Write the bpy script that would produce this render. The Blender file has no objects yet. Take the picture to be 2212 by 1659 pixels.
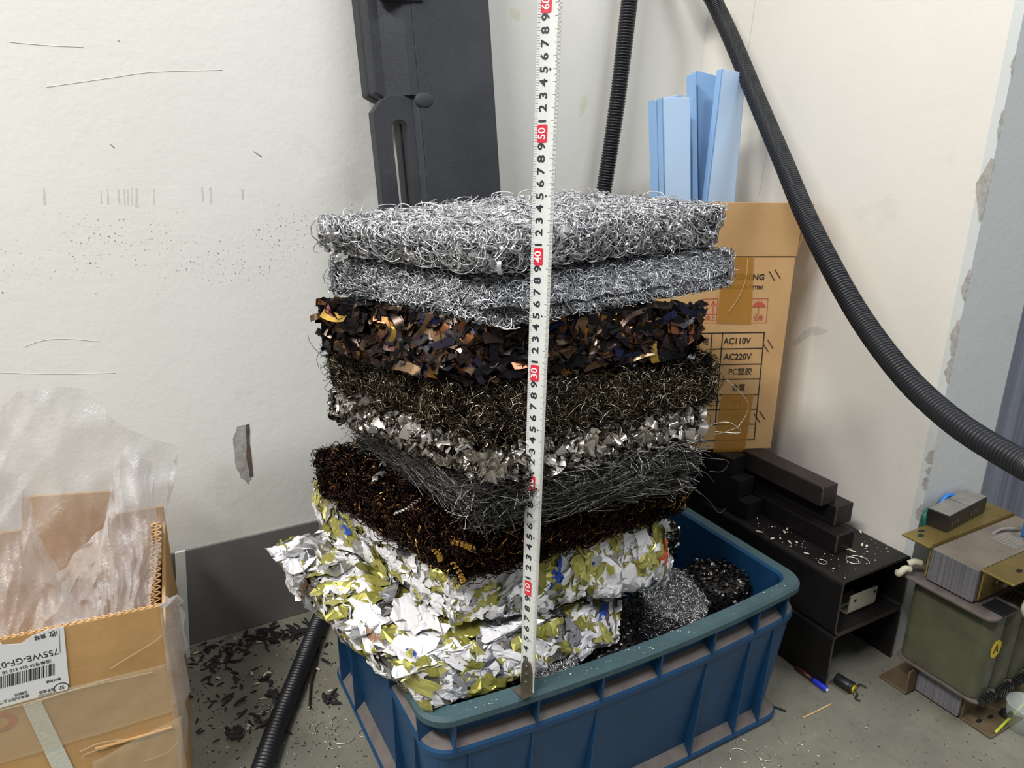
import bpy, bmesh, math, random
import numpy as np
from mathutils import Matrix, Vector, noise as mnoise
rng = np.random.default_rng(7); random.seed(7)
SC = bpy.context.scene; COL = SC.collection
PI = math.pi
# ---------------------------------------------------------------- camera
FPX, CX, CY = 1600.0, 1106.0, 829.5
TH, RHO, AZ = math.radians(18.26), math.radians(.66), math.radians(29)
CAM = np.array([-.903, -.9985, .69])
hh = np.array([math.sin(AZ), math.cos(AZ), 0]); rr = np.array([math.cos(AZ), -math.sin(AZ), 0]); zz = np.array([0, 0, 1.])
CF = math.cos(TH)*hh - math.sin(TH)*zz; U0 = math.cos(TH)*zz + math.sin(TH)*hh
CR = rr*math.cos(RHO) + U0*math.sin(RHO); CU = U0*math.cos(RHO) - rr*math.sin(RHO)
def ray(x, y): return CF + CR*(x-CX)/FPX - CU*(y-CY)/FPX
def oz(x, y, Z): d = ray(x, y); return CAM + d*(Z-CAM[2])/d[2]     # measured photo point on a level plane
def ox(x, y, X): d = ray(x, y); return CAM + d*(X-CAM[0])/d[0]     # ... on a wall plane
def oy(x, y, Y): d = ray(x, y); return CAM + d*(Y-CAM[1])/d[1]
def od(x, y, D): return CAM + ray(x, y)*D
cam = bpy.data.cameras.new('camera'); co = bpy.data.objects.new('camera', cam); COL.objects.link(co)
cam.sensor_fit = 'HORIZONTAL'; cam.sensor_width = 36; cam.lens = FPX*36/2212; cam.clip_start = .02
co.matrix_world = Matrix(((CR[0], CU[0], -CF[0], CAM[0]), (CR[1], CU[1], -CF[1], CAM[1]), (CR[2], CU[2], -CF[2], CAM[2]), (0, 0, 0, 1)))
SC.camera = co
SC.view_settings.view_transform = 'Standard'; SC.view_settings.look = 'None'; SC.view_settings.gamma = 1
SC.view_settings.use_curve_mapping = False; SC.view_settings.exposure = 0.38

# ---------------------------------------------------------------- materials
def srgb(r, g, b):
    f = lambda c: (c/255/12.92) if c/255 <= .04045 else ((c/255+.055)/1.055)**2.4
    return (f(r), f(g), f(b), 1)
class NT:
    def __init__(s, name):
        s.m = bpy.data.materials.new(name); s.m.use_nodes = True; s.t = s.m.node_tree; s.t.nodes.clear()
        s.out = s.n('ShaderNodeOutputMaterial')
    def n(s, typ, **kw):
        nd = s.t.nodes.new(typ)
        for k, v in kw.items():
            if k.startswith('i_'):
                key = k[2:]; key = int(key) if key.isdigit() else key.replace('_', ' ')
                nd.inputs[key].default_value = v
            else: setattr(nd, k, v)
        return nd
    def l(s, a, b): s.t.links.new(a, b)
    def coord(s): return s.n('ShaderNodeTexCoord').outputs['Object']
    def noise(s, scale, detail=4, rough=.55, vec=None):
        nd = s.n('ShaderNodeTexNoise'); nd.inputs['Scale'].default_value = scale; nd.inputs['Detail'].default_value = detail
        nd.inputs['Roughness'].default_value = rough
        s.l(vec if vec is not None else s.coord(), nd.inputs['Vector']); return nd.outputs['Fac']
    def ramp(s, fac, stops, interp='LINEAR'):
        nd = s.n('ShaderNodeValToRGB'); cr = nd.color_ramp; cr.interpolation = interp
        while len(cr.elements) < len(stops): cr.elements.new(.5)
        for e, (p, c) in zip(cr.elements, stops):
            e.position = p; e.color = c if len(c) == 4 else (*c, 1)
        s.l(fac, nd.inputs[0]); return nd.outputs[0]
    def mix(s, fac, a, b):
        nd = s.n('ShaderNodeMix', data_type='RGBA')
        for sock, v in ((0, fac), (6, a), (7, b)):
            if isinstance(v, (tuple, list, float, int)): nd.inputs[sock].default_value = v
            else: s.l(v, nd.inputs[sock])
        return nd.outputs[2]
    def math(s, op, a, b=0.0):
        nd = s.n('ShaderNodeMath', operation=op)
        for i, v in enumerate((a, b)):
            if isinstance(v, (float, int)): nd.inputs[i].default_value = v
            else: s.l(v, nd.inputs[i])
        return nd.outputs[0]
    def bump(s, h, strength=.3, dist=.002):
        nd = s.n('ShaderNodeBump'); nd.inputs['Strength'].default_value = strength; nd.inputs['Distance'].default_value = dist
        s.l(h, nd.inputs['Height']); return nd.outputs[0]
    def pbsdf(s, color=None, rough=.5, metal=0., normal=None, **kw):
        p = s.n('ShaderNodeBsdfPrincipled')
        for k, v in (('Base Color', color), ('Roughness', rough), ('Metallic', metal), ('Normal', normal)):
            if v is None: continue
            if isinstance(v, (float, int, tuple)): p.inputs[k].default_value = v
            else: s.l(v, p.inputs[k])
        for k, v in kw.items(): p.inputs[k].default_value = v
        s.l(p.outputs[0], s.out.inputs[0]); return p
def plain(name, col, rough=.5, metal=0., var=.12, scale=60, bump=0., bscale=200, **kw):
    m = NT(name); c = m.coord(); n = m.noise(scale, 5, .6, c)
    lo = tuple(x*(1-var) for x in col[:3])+(1,); hi = tuple(min(1, x*(1+var)) for x in col[:3])+(1,)
    nm = m.bump(m.noise(bscale, 4, .6, c), bump, .001) if bump else None
    m.pbsdf(m.ramp(n, [(.3, lo), (.7, hi)]), rough, metal, nm, **kw); return m.m
def island_metal(name, stops, rough=(.2, .45), metal=1., bump=0.):
    m = NT(name); g = m.n('ShaderNodeNewGeometry'); r = g.outputs['Random Per Island']
    c = m.ramp(r, stops)
    mr = m.n('ShaderNodeMapRange'); m.l(m.math('FRACT', m.math('MULTIPLY', r, 37.3)), mr.inputs[0]); mr.inputs[3].default_value = rough[0]; mr.inputs[4].default_value = rough[1]
    nm = m.bump(m.noise(400, 2), bump, .001) if bump else None
    m.pbsdf(c, mr.outputs[0], metal, nm); return m.m

M = {}
# wall paint: cream white, roller bumps, faint soot smudges and black specks
def wall_mat(name, base, speck=True):
    m = NT(name); c = m.coord()
    n1 = m.noise(2.2, 5, .6, c); n2 = m.noise(38, 4, .6, c); n3 = m.noise(7, 6, .7, c)
    col = m.mix(m.ramp(n1, [(.35, (0, 0, 0)), (.75, (1, 1, 1))]), base, tuple(x*.93 for x in base[:3])+(1,))
    smud = m.ramp(n3, [(.60, (0, 0, 0)), (.80, (.45, .45, .45))])
    col = m.mix(smud, col, srgb(186, 182, 172))
    if speck:
        sp = m.noise(330, 2, .5, c); patch = m.noise(9, 3, .6, c)
        sep = m.n('ShaderNodeSeparateXYZ'); m.l(c, sep.inputs[0])
        band = m.n('ShaderNodeMapRange', interpolation_type='SMOOTHSTEP'); m.l(m.math('ABSOLUTE', m.math('SUBTRACT', sep.outputs[2], .555)), band.inputs[0])
        band.inputs[1].default_value = .02; band.inputs[2].default_value = .11; band.inputs[3].default_value = 1; band.inputs[4].default_value = 0
        thr = m.math('ADD', m.math('MULTIPLY', m.math('MULTIPLY', band.outputs[0], patch), .30), sp)
        col = m.mix(m.ramp(thr, [(.80, (0, 0, 0)), (.84, (.8, .8, .8))]), col, srgb(95, 92, 88))
    h = m.math('ADD', m.math('MULTIPLY', n2, .5), m.math('MULTIPLY', m.noise(160, 3, .6, c), .25))
    h2 = m.math('ADD', h, m.math('MULTIPLY', n1, 1.5))
    m.pbsdf(col, .42, 0, m.bump(h2, .22, .004), **{'Specular IOR Level': .35}); return m.m
M['wall'] = wall_mat('wall_paint', srgb(232, 231, 225))
M['wall_r'] = wall_mat('wall_paint_right', srgb(228, 224, 216), False)
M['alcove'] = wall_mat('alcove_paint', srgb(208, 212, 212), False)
def streaked_wall():
    m = NT('grey_streaked_wall'); c = m.coord(); mp = m.n('ShaderNodeMapping'); mp.inputs['Scale'].default_value = (40, 40, 1.2); m.l(c, mp.inputs[0])
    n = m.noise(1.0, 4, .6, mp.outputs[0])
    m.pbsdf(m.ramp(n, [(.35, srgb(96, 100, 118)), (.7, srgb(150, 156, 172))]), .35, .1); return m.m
M['sheet'] = streaked_wall()
M['skirt'] = plain('skirting_paint', srgb(112, 109, 107), .45, 0, .10, 9, .12, 60)
def floor_mat():
    m = NT('floor_paint'); c = m.coord(); n = m.noise(5, 7, .65, c); n2 = m.noise(34, 5, .7, c); n3 = m.noise(260, 2, .5, c); n4 = m.noise(16, 6, .7, c)
    col = m.ramp(n, [(.3, srgb(104, 101, 93)), (.55, srgb(120, 118, 105)), (.75, srgb(134, 132, 119))])
    col = m.mix(m.ramp(n2, [(.52, (0, 0, 0)), (.75, (.55, .55, .55))]), col, srgb(84, 76, 66))
    col = m.mix(m.ramp(n4, [(.62, (0, 0, 0)), (.8, (.5, .5, .5))]), col, srgb(120, 98, 74))
    col = m.mix(m.ramp(n3, [(.69, (0, 0, 0)), (.73, (.8, .8, .8))]), col, srgb(44, 40, 36))
    m.pbsdf(col, m.ramp(n2, [(.3, (.38,)*3), (.7, (.62,)*3)]), 0, m.bump(m.noise(120, 3, .6, c), .12, .002)); return m.m
M['floor'] = floor_mat()
M['plaster'] = plain('bare_plaster', srgb(164, 161, 156), .9, 0, .22, 90, .5, 160)
M['plaster_dark'] = plain('broken_wood_lath', srgb(92, 80, 70), .9, 0, .3, 90, .8, 160)
M['soot'] = plain('soot_mark', srgb(206, 203, 197), .7, 0, .12, 120)
M['soot_dark'] = plain('dark_scuff', srgb(150, 147, 141), .7, 0, .2, 120)
M['yellow_stain'] = plain('yellow_stain', srgb(220, 217, 200), .6, 0, .06, 60)
M['blue'] = plain('crate_blue', srgb(19, 67, 106), .45, 0, .16, 26, .15, 300)
M['blue_dusty'] = plain('crate_rim_dusty_blue', srgb(58, 83, 89), .6, 0, .14, 40, .25, 500)
M['dust'] = plain('brown_dust', srgb(106, 98, 94), .95, 0, .18, 50, .3, 400)
def cardboard(name, a, b):
    m = NT(name); c = m.coord(); n = m.noise(9, 6, .65, c); n2 = m.noise(420, 2, .6, c)
    mp = m.n('ShaderNodeMapping'); mp.inputs['Scale'].default_value = (2, 2, 60); m.l(c, mp.inputs[0])
    col = m.mix(.12, m.ramp(n, [(.3, a), (.7, b)]), m.ramp(n2, [(.4, a), (.6, b)]))
    m.pbsdf(col, .78, 0, m.bump(m.noise(3, 3, .6, mp.outputs[0]), .1, .001), **{'Specular IOR Level': .25}); return m.m
M['card'] = cardboard('cardboard', srgb(184, 144, 98), srgb(204, 166, 118))
M['card_old'] = cardboard('worn_cardboard', srgb(172, 132, 84), srgb(200, 160, 108))
M['card_edge'] = plain('cardboard_cut_edge', srgb(206, 168, 124), .9, 0, .2, 200, .6, 300)
M['ink'] = plain('black_ink', srgb(44, 38, 32), .7, 0, .1)
M['redink'] = plain('red_ink', srgb(186, 86, 72), .7, 0, .1)
M['pen'] = plain('marker_ink', srgb(70, 52, 40), .7)
def tape_mat(name, col, alpha, rough=.15):
    m = NT(name); p = m.pbsdf(col, rough, 0, m.bump(m.noise(60, 4, .6), .25, .002)); p.inputs['Alpha'].default_value = alpha; return m.m
M['browntape'] = tape_mat('brown_packing_tape', srgb(192, 138, 52), .40, .22)
M['cleartape'] = tape_mat('clear_packing_tape', srgb(214, 204, 176), .16, .08)
def film():
    m = NT('plastic_film'); tr = m.n('ShaderNodeBsdfTransparent'); tr.inputs[0].default_value = (.97, .97, .97, 1)
    d = m.n('ShaderNodeBsdfDiffuse'); d.inputs[0].default_value = (.86, .85, .86, 1)
    tl = m.n('ShaderNodeBsdfTranslucent'); tl.inputs[0].default_value = (.86, .85, .86, 1)
    g = m.n('ShaderNodeBsdfGlossy'); g.inputs[1].default_value = .18
    bp = m.bump(m.noise(46, 6, .68), .7, .006)
    for s_ in (d, tl, g): m.l(bp, s_.inputs['Normal'])
    a = m.n('ShaderNodeMixShader', i_0=.45); m.l(d.outputs[0], a.inputs[1]); m.l(tl.outputs[0], a.inputs[2])
    lw = m.n('ShaderNodeLayerWeight', i_0=.35); m.l(bp, lw.inputs['Normal'])
    b = m.n('ShaderNodeMixShader', i_0=.18); m.l(a.outputs[0], b.inputs[1]); m.l(g.outputs[0], b.inputs[2])
    fac = m.math('ADD', m.math('MULTIPLY', lw.outputs['Facing'], .55), m.ramp(m.noise(14, 5, .65), [(.35, (.14,)*3), (.75, (.44,)*3)]))
    c = m.n('ShaderNodeMixShader'); m.l(fac, c.inputs[0]); m.l(tr.outputs[0], c.inputs[1]); m.l(b.outputs[0], c.inputs[2]); m.l(c.outputs[0], m.out.inputs[0]); return m.m
M['film'] = film()
M['case'] = plain('black_moulded_plastic', srgb(46, 48, 54), .6, 0, .28, 11, .55, 900)
M['rubber'] = plain('black_rubber', srgb(30, 31, 36), .42, 0, .15, 80)
M['steel_dark'] = plain('blackened_steel', srgb(40, 37, 37), .42, .55, .22, 30, .18, 300)
M['steel_edge'] = plain('worn_steel_edge', srgb(110, 104, 100), .4, .8, .2, 60)
M['bar_top'] = plain('rusty_black_steel', srgb(58, 51, 50), .5, .5, .25, 22, .25, 200)
M['bluefoam'] = plain('pale_blue_film', srgb(180, 206, 236), .38, 0, .03, 8)
M['bluefoam2'] = plain('mid_blue_film', srgb(140, 178, 220), .4, 0, .03, 8)
M['white'] = plain('white_plastic', srgb(226, 226, 222), .45, 0, .04, 40)
M['offwhite'] = plain('ivory_plastic', srgb(176, 172, 152), .5, 0, .06, 40)
M['paper'] = plain('label_paper', srgb(226, 226, 226), .5, 0, .03, 30)
M['strap'] = plain('woven_strap', srgb(206, 206, 190), .6, 0, .08, 300, .5, 600)
M['tape_w'] = plain('tape_blade_paint', srgb(206, 208, 204), .3, 0, .05, 90)
M['tape_red'] = plain('tape_red_mark', srgb(208, 40, 62), .35, 0, .04)
M['numeral_ink'] = plain('numeral_ink', srgb(30, 32, 44), .5, 0, .05)
M['hook'] = plain('hook_metal', srgb(120, 112, 100), .35, .8, .15)
M['zinc'] = plain('yellow_zinc', srgb(164, 142, 84), .34, .75, .18, 26, .15, 200)
M['zinc_dirty'] = plain('dusty_zinc_bracket', srgb(112, 96, 74), .55, .45, .22, 30, .3, 200)
def lam():
    m = NT('laminated_core'); c = m.coord(); mp = m.n('ShaderNodeMapping'); mp.inputs['Scale'].default_value = (3, 900, 3); m.l(c, mp.inputs[0])
    n = m.noise(1, 2, .6, mp.outputs[0])
    m.pbsdf(m.ramp(n, [(.35, srgb(98, 97, 102)), (.65, srgb(128, 126, 130))]), .55, .25, m.bump(n, .3, .001)); return m.m
M['lam'] = lam()
M['yoke_top'] = plain('dusty_core_top', srgb(122, 112, 100), .6, .2, .18, 24, .2, 120)
M['coil'] = plain('varnished_coil_wrap', srgb(84, 84, 66), .35, .1, .22, 30, .15, 120)
M['flange'] = plain('dusty_flange', srgb(92, 84, 78), .6, 0, .22, 60, .3, 200)
M['black_p'] = plain('black_plastic', srgb(28, 28, 30), .4, 0, .1)
M['dustgrey'] = plain('dusty_grey_top', srgb(122, 118, 112), .7, 0, .15, 50, .2, 300)
M['yellow'] = plain('yellow_sticker', srgb(216, 186, 30), .4, 0, .05)
M['wire_red'] = plain('red_insulation', srgb(214, 56, 60), .4); M['wire_blue'] = plain('blue_insulation', srgb(44, 116, 190), .4)
M['wire_green'] = plain('green_insulation', srgb(30, 96, 84), .4); M['wire_yg'] = plain('yellow_green_wire', srgb(176, 190, 60), .4)
M['penblue'] = plain('blue_pen_plastic', srgb(40, 52, 190), .3); M['pendark'] = plain('dark_red_plastic', srgb(70, 34, 36), .4)
M['chip_black'] = plain('black_flake', srgb(34, 31, 32), .55, 0, .2, 90)
M['chip_white'] = plain('pale_flake', srgb(214, 206, 184), .5)
def cupmat():
    m = NT('clear_cup'); p = m.pbsdf(srgb(206, 212, 206), .12, 0); p.inputs['Alpha'].default_value = .3; return m.m
M['cup'] = cupmat()
S = lambda *a: srgb(*a)
M['al'] = island_metal('aluminium_wire', [(0, S(150, 150, 154)), (.5, S(206, 206, 210)), (1, S(250, 250, 252))], (.22, .42), .72)
M['al_dull'] = island_metal('aluminium_wire_fine', [(0, S(120, 121, 126)), (.5, S(176, 178, 182)), (1, S(240, 241, 244))], (.25, .45), .78)
M['brown'] = island_metal('bronze_coils', [(0, S(24, 17, 16)), (.5, S(42, 28, 24)), (.87, S(64, 42, 33)), (.94, S(120, 80, 44)), (1, S(230, 180, 104))], (.2, .38))
M['greywire'] = island_metal('grey_steel_wire', [(0, S(60, 59, 58)), (.6, S(108, 106, 104)), (1, S(196, 194, 190))], (.28, .45))
M['chunk'] = island_metal('bright_curled_chips', [(0, S(96, 90, 84)), (.5, S(168, 162, 154)), (.85, S(226, 221, 213)), (1, S(245, 242, 236))], (.18, .34), .85)
M['olive'] = island_metal('olive_steel_wire', [(0, S(38, 32, 25)), (.55, S(80, 70, 54)), (.86, S(132, 120, 98)), (1, S(238, 232, 216))], (.25, .42))
M['shred'] = island_metal('heat_tinted_strips', [(0, S(26, 23, 28)), (.4, S(42, 36, 36)), (.62, S(70, 55, 43)), (.78, S(88, 66, 46)), (.86, S(36, 40, 66)), (.94, S(130, 84, 50)), (.98, S(190, 140, 70)), (1, S(170, 96, 110))], (.16, .34), .7)
M['dark_core'] = plain('dark_metal_gap_shade', srgb(44, 42, 40), .5, .7, .4, 260, .8, 400)  # under the strands this dark tone paints shadow into the gaps
M['brown_core'] = plain('packed_brown_metal', srgb(38, 26, 20), .5, .7, .4, 260, .8, 400)
M['al_core'] = plain('packed_aluminium', srgb(120, 120, 122), .45, .8, .35, 300, .8, 500)
M['blackpress'] = plain('pressed_black_sheet', srgb(30, 30, 38), .3, .6, .25, 60, .4, 200)
M['foil_core'] = plain('pressed_foil', srgb(150, 147, 140), .38, .7, .3, 120, .9, 220)
M['f_white'] = plain('white_foil_face', srgb(226, 224, 226), .30, .12, .05, 90)
M['f_gold'] = plain('olive_gold_foil', srgb(178, 173, 98), .27, .5, .12, 40)
M['f_gold2'] = plain('deep_olive_foil', srgb(150, 146, 70), .3, .5, .12, 40)
M['f_silver'] = plain('silver_foil_face', srgb(200, 200, 204), .24, .95, .1, 60)
M['f_red'] = plain('printed_red_foil', srgb(200, 84, 44), .35, .2); M['f_blue'] = plain('printed_blue_foil', srgb(36, 74, 168), .35, .2)
M['f_brown'] = plain('printed_brown_foil', srgb(132, 100, 74), .4, .1)
M['puck_dark'] = island_metal('dark_flakes', [(0, S(30, 29, 34)), (.7, S(84, 82, 86)), (.92, S(150, 146, 142)), (1, S(220, 214, 206))], (.2, .4))
M['puck_mixed'] = island_metal('mixed_flakes', [(0, S(40, 39, 42)), (.5, S(96, 94, 96)), (.8, S(160, 158, 154)), (1, S(236, 232, 224))], (.2, .4))
M['puck_silver'] = island_metal('silver_flakes', [(0, S(120, 120, 122)), (.5, S(190, 190, 190)), (1, S(246, 246, 246))], (.2, .4))

# ---------------------------------------------------------------- object helpers
def tag(o, label=None, cat=None, group=None, kind=None):
    if label: o['label'] = label
    if cat: o['category'] = cat
    if group: o['group'] = group
    if kind: o['kind'] = kind
    return o
def empty(name, loc, label, cat, group=None):
    o = bpy.data.objects.new(name, None); COL.objects.link(o); o.location = tuple(float(v) for v in loc); o.empty_display_size = .02
    return tag(o, label, cat, group)
def base_of(o):
    v = Vector((0, 0, 0))
    while o is not None: v = v + Vector(o.location); o = o.parent
    return v
def link(name, me, mats, parent=None, origin=None):
    if not isinstance(mats, (list, tuple)): mats = [mats]
    for m_ in mats: me.materials.append(M[m_] if isinstance(m_, str) else m_)
    o = bpy.data.objects.new(name, me); COL.objects.link(o)
    off = base_of(parent) if parent is not None else (Vector(tuple(float(v) for v in origin)) if origin is not None else Vector((0, 0, 0)))
    if off.length > 0: me.transform(Matrix.Translation(-off))
    if parent is not None: o.parent = parent
    else: o.location = off
    return o
def npmesh(name, V, F, mats, parent=None, origin=None, smooth=True, midx=None):
    """V (n,3) world; F (m,k) array of equal polygons (or list of such arrays)"""
    V = np.asarray(V, np.float32); Fs = F if isinstance(F, list) else [F]
    Fs = [np.asarray(f_, np.int32) for f_ in Fs if len(f_)]
    me = bpy.data.meshes.new(name); me.vertices.add(len(V)); me.vertices.foreach_set('co', V.ravel())
    idx = np.concatenate([f_.ravel() for f_ in Fs]); tot = np.concatenate([np.full(len(f_), f_.shape[1], np.int32) for f_ in Fs])
    me.loops.add(len(idx)); me.loops.foreach_set('vertex_index', idx)
    me.polygons.add(len(tot)); st = np.concatenate([[0], np.cumsum(tot)[:-1]]).astype(np.int32)
    me.polygons.foreach_set('loop_start', st); me.polygons.foreach_set('loop_total', tot)
    me.polygons.foreach_set('use_smooth', np.full(len(tot), bool(smooth)))
    if midx is not None: me.polygons.foreach_set('material_index', np.asarray(midx, np.int32))
    me.update(calc_edges=True); me.validate()
    return link(name, me, mats, parent, origin)
def bmo(name, bm, mats, parent=None, origin=None, bevel=0., smooth=False, seg=2, angle=.6):
    bmesh.ops.recalc_face_normals(bm, faces=bm.faces)
    me = bpy.data.meshes.new(name); bm.to_mesh(me); bm.free()
    if smooth: me.polygons.foreach_set('use_smooth', np.ones(len(me.polygons), bool))
    o = link(name, me, mats, parent, origin)
    if bevel:
        b = o.modifiers.new('bevel', 'BEVEL'); b.width = bevel; b.segments = seg; b.limit_method = 'ANGLE'; b.angle_limit = angle
    return o
def bx(bm, a, b, T=None, mi=0):
    a = [min(p, q) for p, q in zip(a, b)], [max(p, q) for p, q in zip(a, b)]
    (x0, y0, z0), (x1, y1, z1) = a
    vs = [(x0, y0, z0), (x1, y0, z0), (x1, y1, z0), (x0, y1, z0), (x0, y0, z1), (x1, y0, z1), (x1, y1, z1), (x0, y1, z1)]
    v = [bm.verts.new(T @ Vector(p) if T is not None else p) for p in vs]
    for f_ in ((0, 3, 2, 1), (4, 5, 6, 7), (0, 1, 5, 4), (1, 2, 6, 5), (2, 3, 7, 6), (3, 0, 4, 7)):
        bm.faces.new([v[i] for i in f_]).material_index = mi
    return v
def prism(bm, poly, h0, h1, T=None, mi=0):
    """poly list of (u,v) extruded from h0 to h1 along local z; T maps local to world"""
    T = T or Matrix()
    lo = [bm.verts.new(T @ Vector((u, v, h0))) for u, v in poly]; hi = [bm.verts.new(T @ Vector((u, v, h1))) for u, v in poly]
    n = len(poly)
    f1 = bm.faces.new(list(reversed(lo))); f2 = bm.faces.new(hi); fs = [f1, f2]
    for i in range(n): fs.append(bm.faces.new((lo[i], lo[(i+1) % n], hi[(i+1) % n], hi[i])))
    for f_ in fs: f_.material_index = mi
def frame(o, x, y, z=None):
    x = Vector(x).normalized(); y = Vector(y); 
    z = Vector(z) if z is not None else x.cross(y); z.normalize(); y = z.cross(x).normalized()
    m = Matrix.Identity(4)
    for i in range(3): m[i][0], m[i][1], m[i][2], m[i][3] = x[i], y[i], z[i], o[i]
    return m
def cyl(bm, p0, p1, r0, r1=None, seg=20, mi=0, caps=True):
    p0, p1 = Vector(p0), Vector(p1); r1 = r0 if r1 is None else r1
    d = (p1-p0).normalized(); a = d.orthogonal().normalized(); b = d.cross(a)
    A = [bm.verts.new(p0+(a*math.cos(t)+b*math.sin(t))*r0) for t in np.linspace(0, 2*PI, seg, endpoint=False)]
    B = [bm.verts.new(p1+(a*math.cos(t)+b*math.sin(t))*r1) for t in np.linspace(0, 2*PI, seg, endpoint=False)]
    for i in range(seg):
        f_ = bm.faces.new((A[i], A[(i+1) % seg], B[(i+1) % seg], B[i])); f_.material_index = mi; f_.smooth = True
    if caps:
        bm.faces.new(list(reversed(A))).material_index = mi; bm.faces.new(B).material_index = mi
def catmull(pts, n):
    P = np.asarray(pts, float); P = np.vstack([2*P[0]-P[1], P, 2*P[-1]-P[-2]]); out = []
    for i in range(1, len(P)-2):
        t = np.linspace(0, 1, n, endpoint=False)[:, None]
        out.append(.5*((2*P[i]) + (-P[i-1]+P[i+1])*t + (2*P[i-1]-5*P[i]+4*P[i+1]-P[i+2])*t**2 + (-P[i-1]+3*P[i]-3*P[i+1]+P[i+2])*t**3))
    return np.vstack(out+[P[-2][None]])
def resample(P, step):
    s = np.concatenate([[0], np.cumsum(np.linalg.norm(np.diff(P, axis=0), axis=1))]); n = max(2, int(s[-1]/step)+1)
    q = np.linspace(0, s[-1], n); return np.stack([np.interp(q, s, P[:, k]) for k in range(3)], 1), q
def tube(P, R, seg=10, caps=True, flat=None):
    """swept tube through P (n,3) with radii R -> V,F ; flat=(sx,sy) squashes the section"""
    P = np.asarray(P, float); n = len(P); R = np.broadcast_to(R, (n,))
    T = np.gradient(P, axis=0); T /= np.linalg.norm(T, axis=1)[:, None]+1e-12
    a = np.array([0, 0, 1.]) if abs(T[0][2]) < .9 else np.array([1., 0, 0]); N = np.zeros_like(P)
    v = a-T[0]*(a@T[0]); N[0] = v/np.linalg.norm(v)
    for i in range(1, n):
        v = N[i-1]-T[i]*(N[i-1]@T[i]); N[i] = v/(np.linalg.norm(v)+1e-12)
    B = np.cross(T, N); ang = np.linspace(0, 2*PI, seg, endpoint=False); sx, sy = flat or (1, 1)
    V = P[:, None]+R[:, None, None]*(N[:, None]*(sx*np.cos(ang))[None, :, None]+B[:, None]*(sy*np.sin(ang))[None, :, None])
    i = np.arange(n-1)[:, None]*seg; j = np.arange(seg)[None]; k = (j+1) % seg
    F = np.stack([i+j, i+k, i+seg+k, i+seg+j], -1).reshape(-1, 4); V = V.reshape(-1, 3)
    Fs = [F]
    if caps: Fs += [np.arange(seg)[None, ::-1], (np.arange(seg)+(n-1)*seg)[None]]
    return V, Fs
def tube_obj(name, pts, r, mat, parent=None, origin=None, seg=8, n=8, flat=None):
    V, F = tube(catmull(pts, n), r, seg, True, flat); return npmesh(name, V, F, mat, parent, origin)
FONT = [None]
def text_geo(s, size, T, parent, name, mat, extrude=.00012, align='CENTER', sx=1., bold=0., mapf=None, label=None):
    cu = bpy.data.curves.new('text', 'FONT'); cu.body = s; cu.size = size; cu.align_x = align; cu.align_y = 'CENTER'
    cu.extrude = 0 if mapf else extrude; cu.offset = bold; cu.resolution_u = 3
    o = bpy.data.objects.new('text', cu); COL.objects.link(o); bpy.context.view_layer.update()
    me = bpy.data.meshes.new_from_object(o.evaluated_get(bpy.context.evaluated_depsgraph_get()))
    bpy.data.objects.remove(o); bpy.data.curves.remove(cu); me.name = name
    me.transform(Matrix.Diagonal((sx, 1, 1, 1)))
    if mapf is not None:
        return me
    me.transform(T); ob = link(name, me, mat, parent); return ob

# ---------------------------------------------------------------- the setting
def struct(name, bm, mat, **kw): return tag(bmo(name, bm, mat, **kw), kind='structure')
b = bmesh.new(); bx(b, (-3.2, -3.4, -.06), (2.4, .12, 0)); struct('floor', b, 'floor')
b = bmesh.new(); bx(b, (-3.2, 0, 0), (.12, .12, 3.0)); wall_left = struct('wall_left', b, 'wall')
b = bmesh.new(); bx(b, (0, -.480, 0), (.12, 0, 3.0)); wall_right = struct('wall_right', b, 'wall_r')
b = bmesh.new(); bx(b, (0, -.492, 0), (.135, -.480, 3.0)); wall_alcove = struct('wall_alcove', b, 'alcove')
b = bmesh.new(); bx(b, (.135, -.492, 0), (2.4, -.480, 3.0)); struct('wall_alcove_streaked', b, 'sheet')  # darker blue-grey stretch of the alcove wall, streaked upright
b = bmesh.new(); bx(b, (-3.2, -.004, 0), (0, 0, .150)); struct('baseboard_left', b, 'skirt', bevel=.0012)

# damage and marks on the walls: small patches standing where the photo shows them
def patch(name, pts, mat, parent, axis, lift=.0008, jit=.0, label=None, sub=3):
    P = [np.array(p, float) for p in pts]; Q = []
    for i in range(len(P)):
        a, c = P[i], P[(i+1) % len(P)]
        for k in range(sub): Q.append(a+(c-a)*k/sub+rng.normal(0, jit, 3))
    V = []
    for q in Q: q = q.copy(); q[axis] = -lift; V.append(q)
    cen = np.mean(V, axis=0); cen[axis] = -lift*1.15; n = len(V)
    Vb = [v.copy() for v in V]
    for v in Vb: v[axis] = .0005
    A = np.array(V+[cen]+Vb)
    tri = np.array([[i, (i+1) % n, n] for i in range(n)]); quad = np.array([[i, n+1+i, n+1+(i+1) % n, (i+1) % n] for i in range(n)])
    o = npmesh(name, A, [tri, quad], mat, parent, smooth=False)
    if label: o['label'] = label
    return o
px1 = lambda *L: [oy(x, y, 0) for x, y in L]
patch('plaster_gouge', px1((503, 948), (513, 921), (534, 915), (537, 945), (545, 1000), (547, 1028), (537, 1046), (520, 1030), (508, 1000)), 'plaster', wall_left, 1, .0003, .0010, 'chipped gouge baring grey plaster')
patch('gouge_crack', px1((531, 918), (538, 915), (541, 960), (547, 1028), (540, 1030), (533, 985)), 'plaster_dark', wall_left, 1, .0006, .0004)
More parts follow.
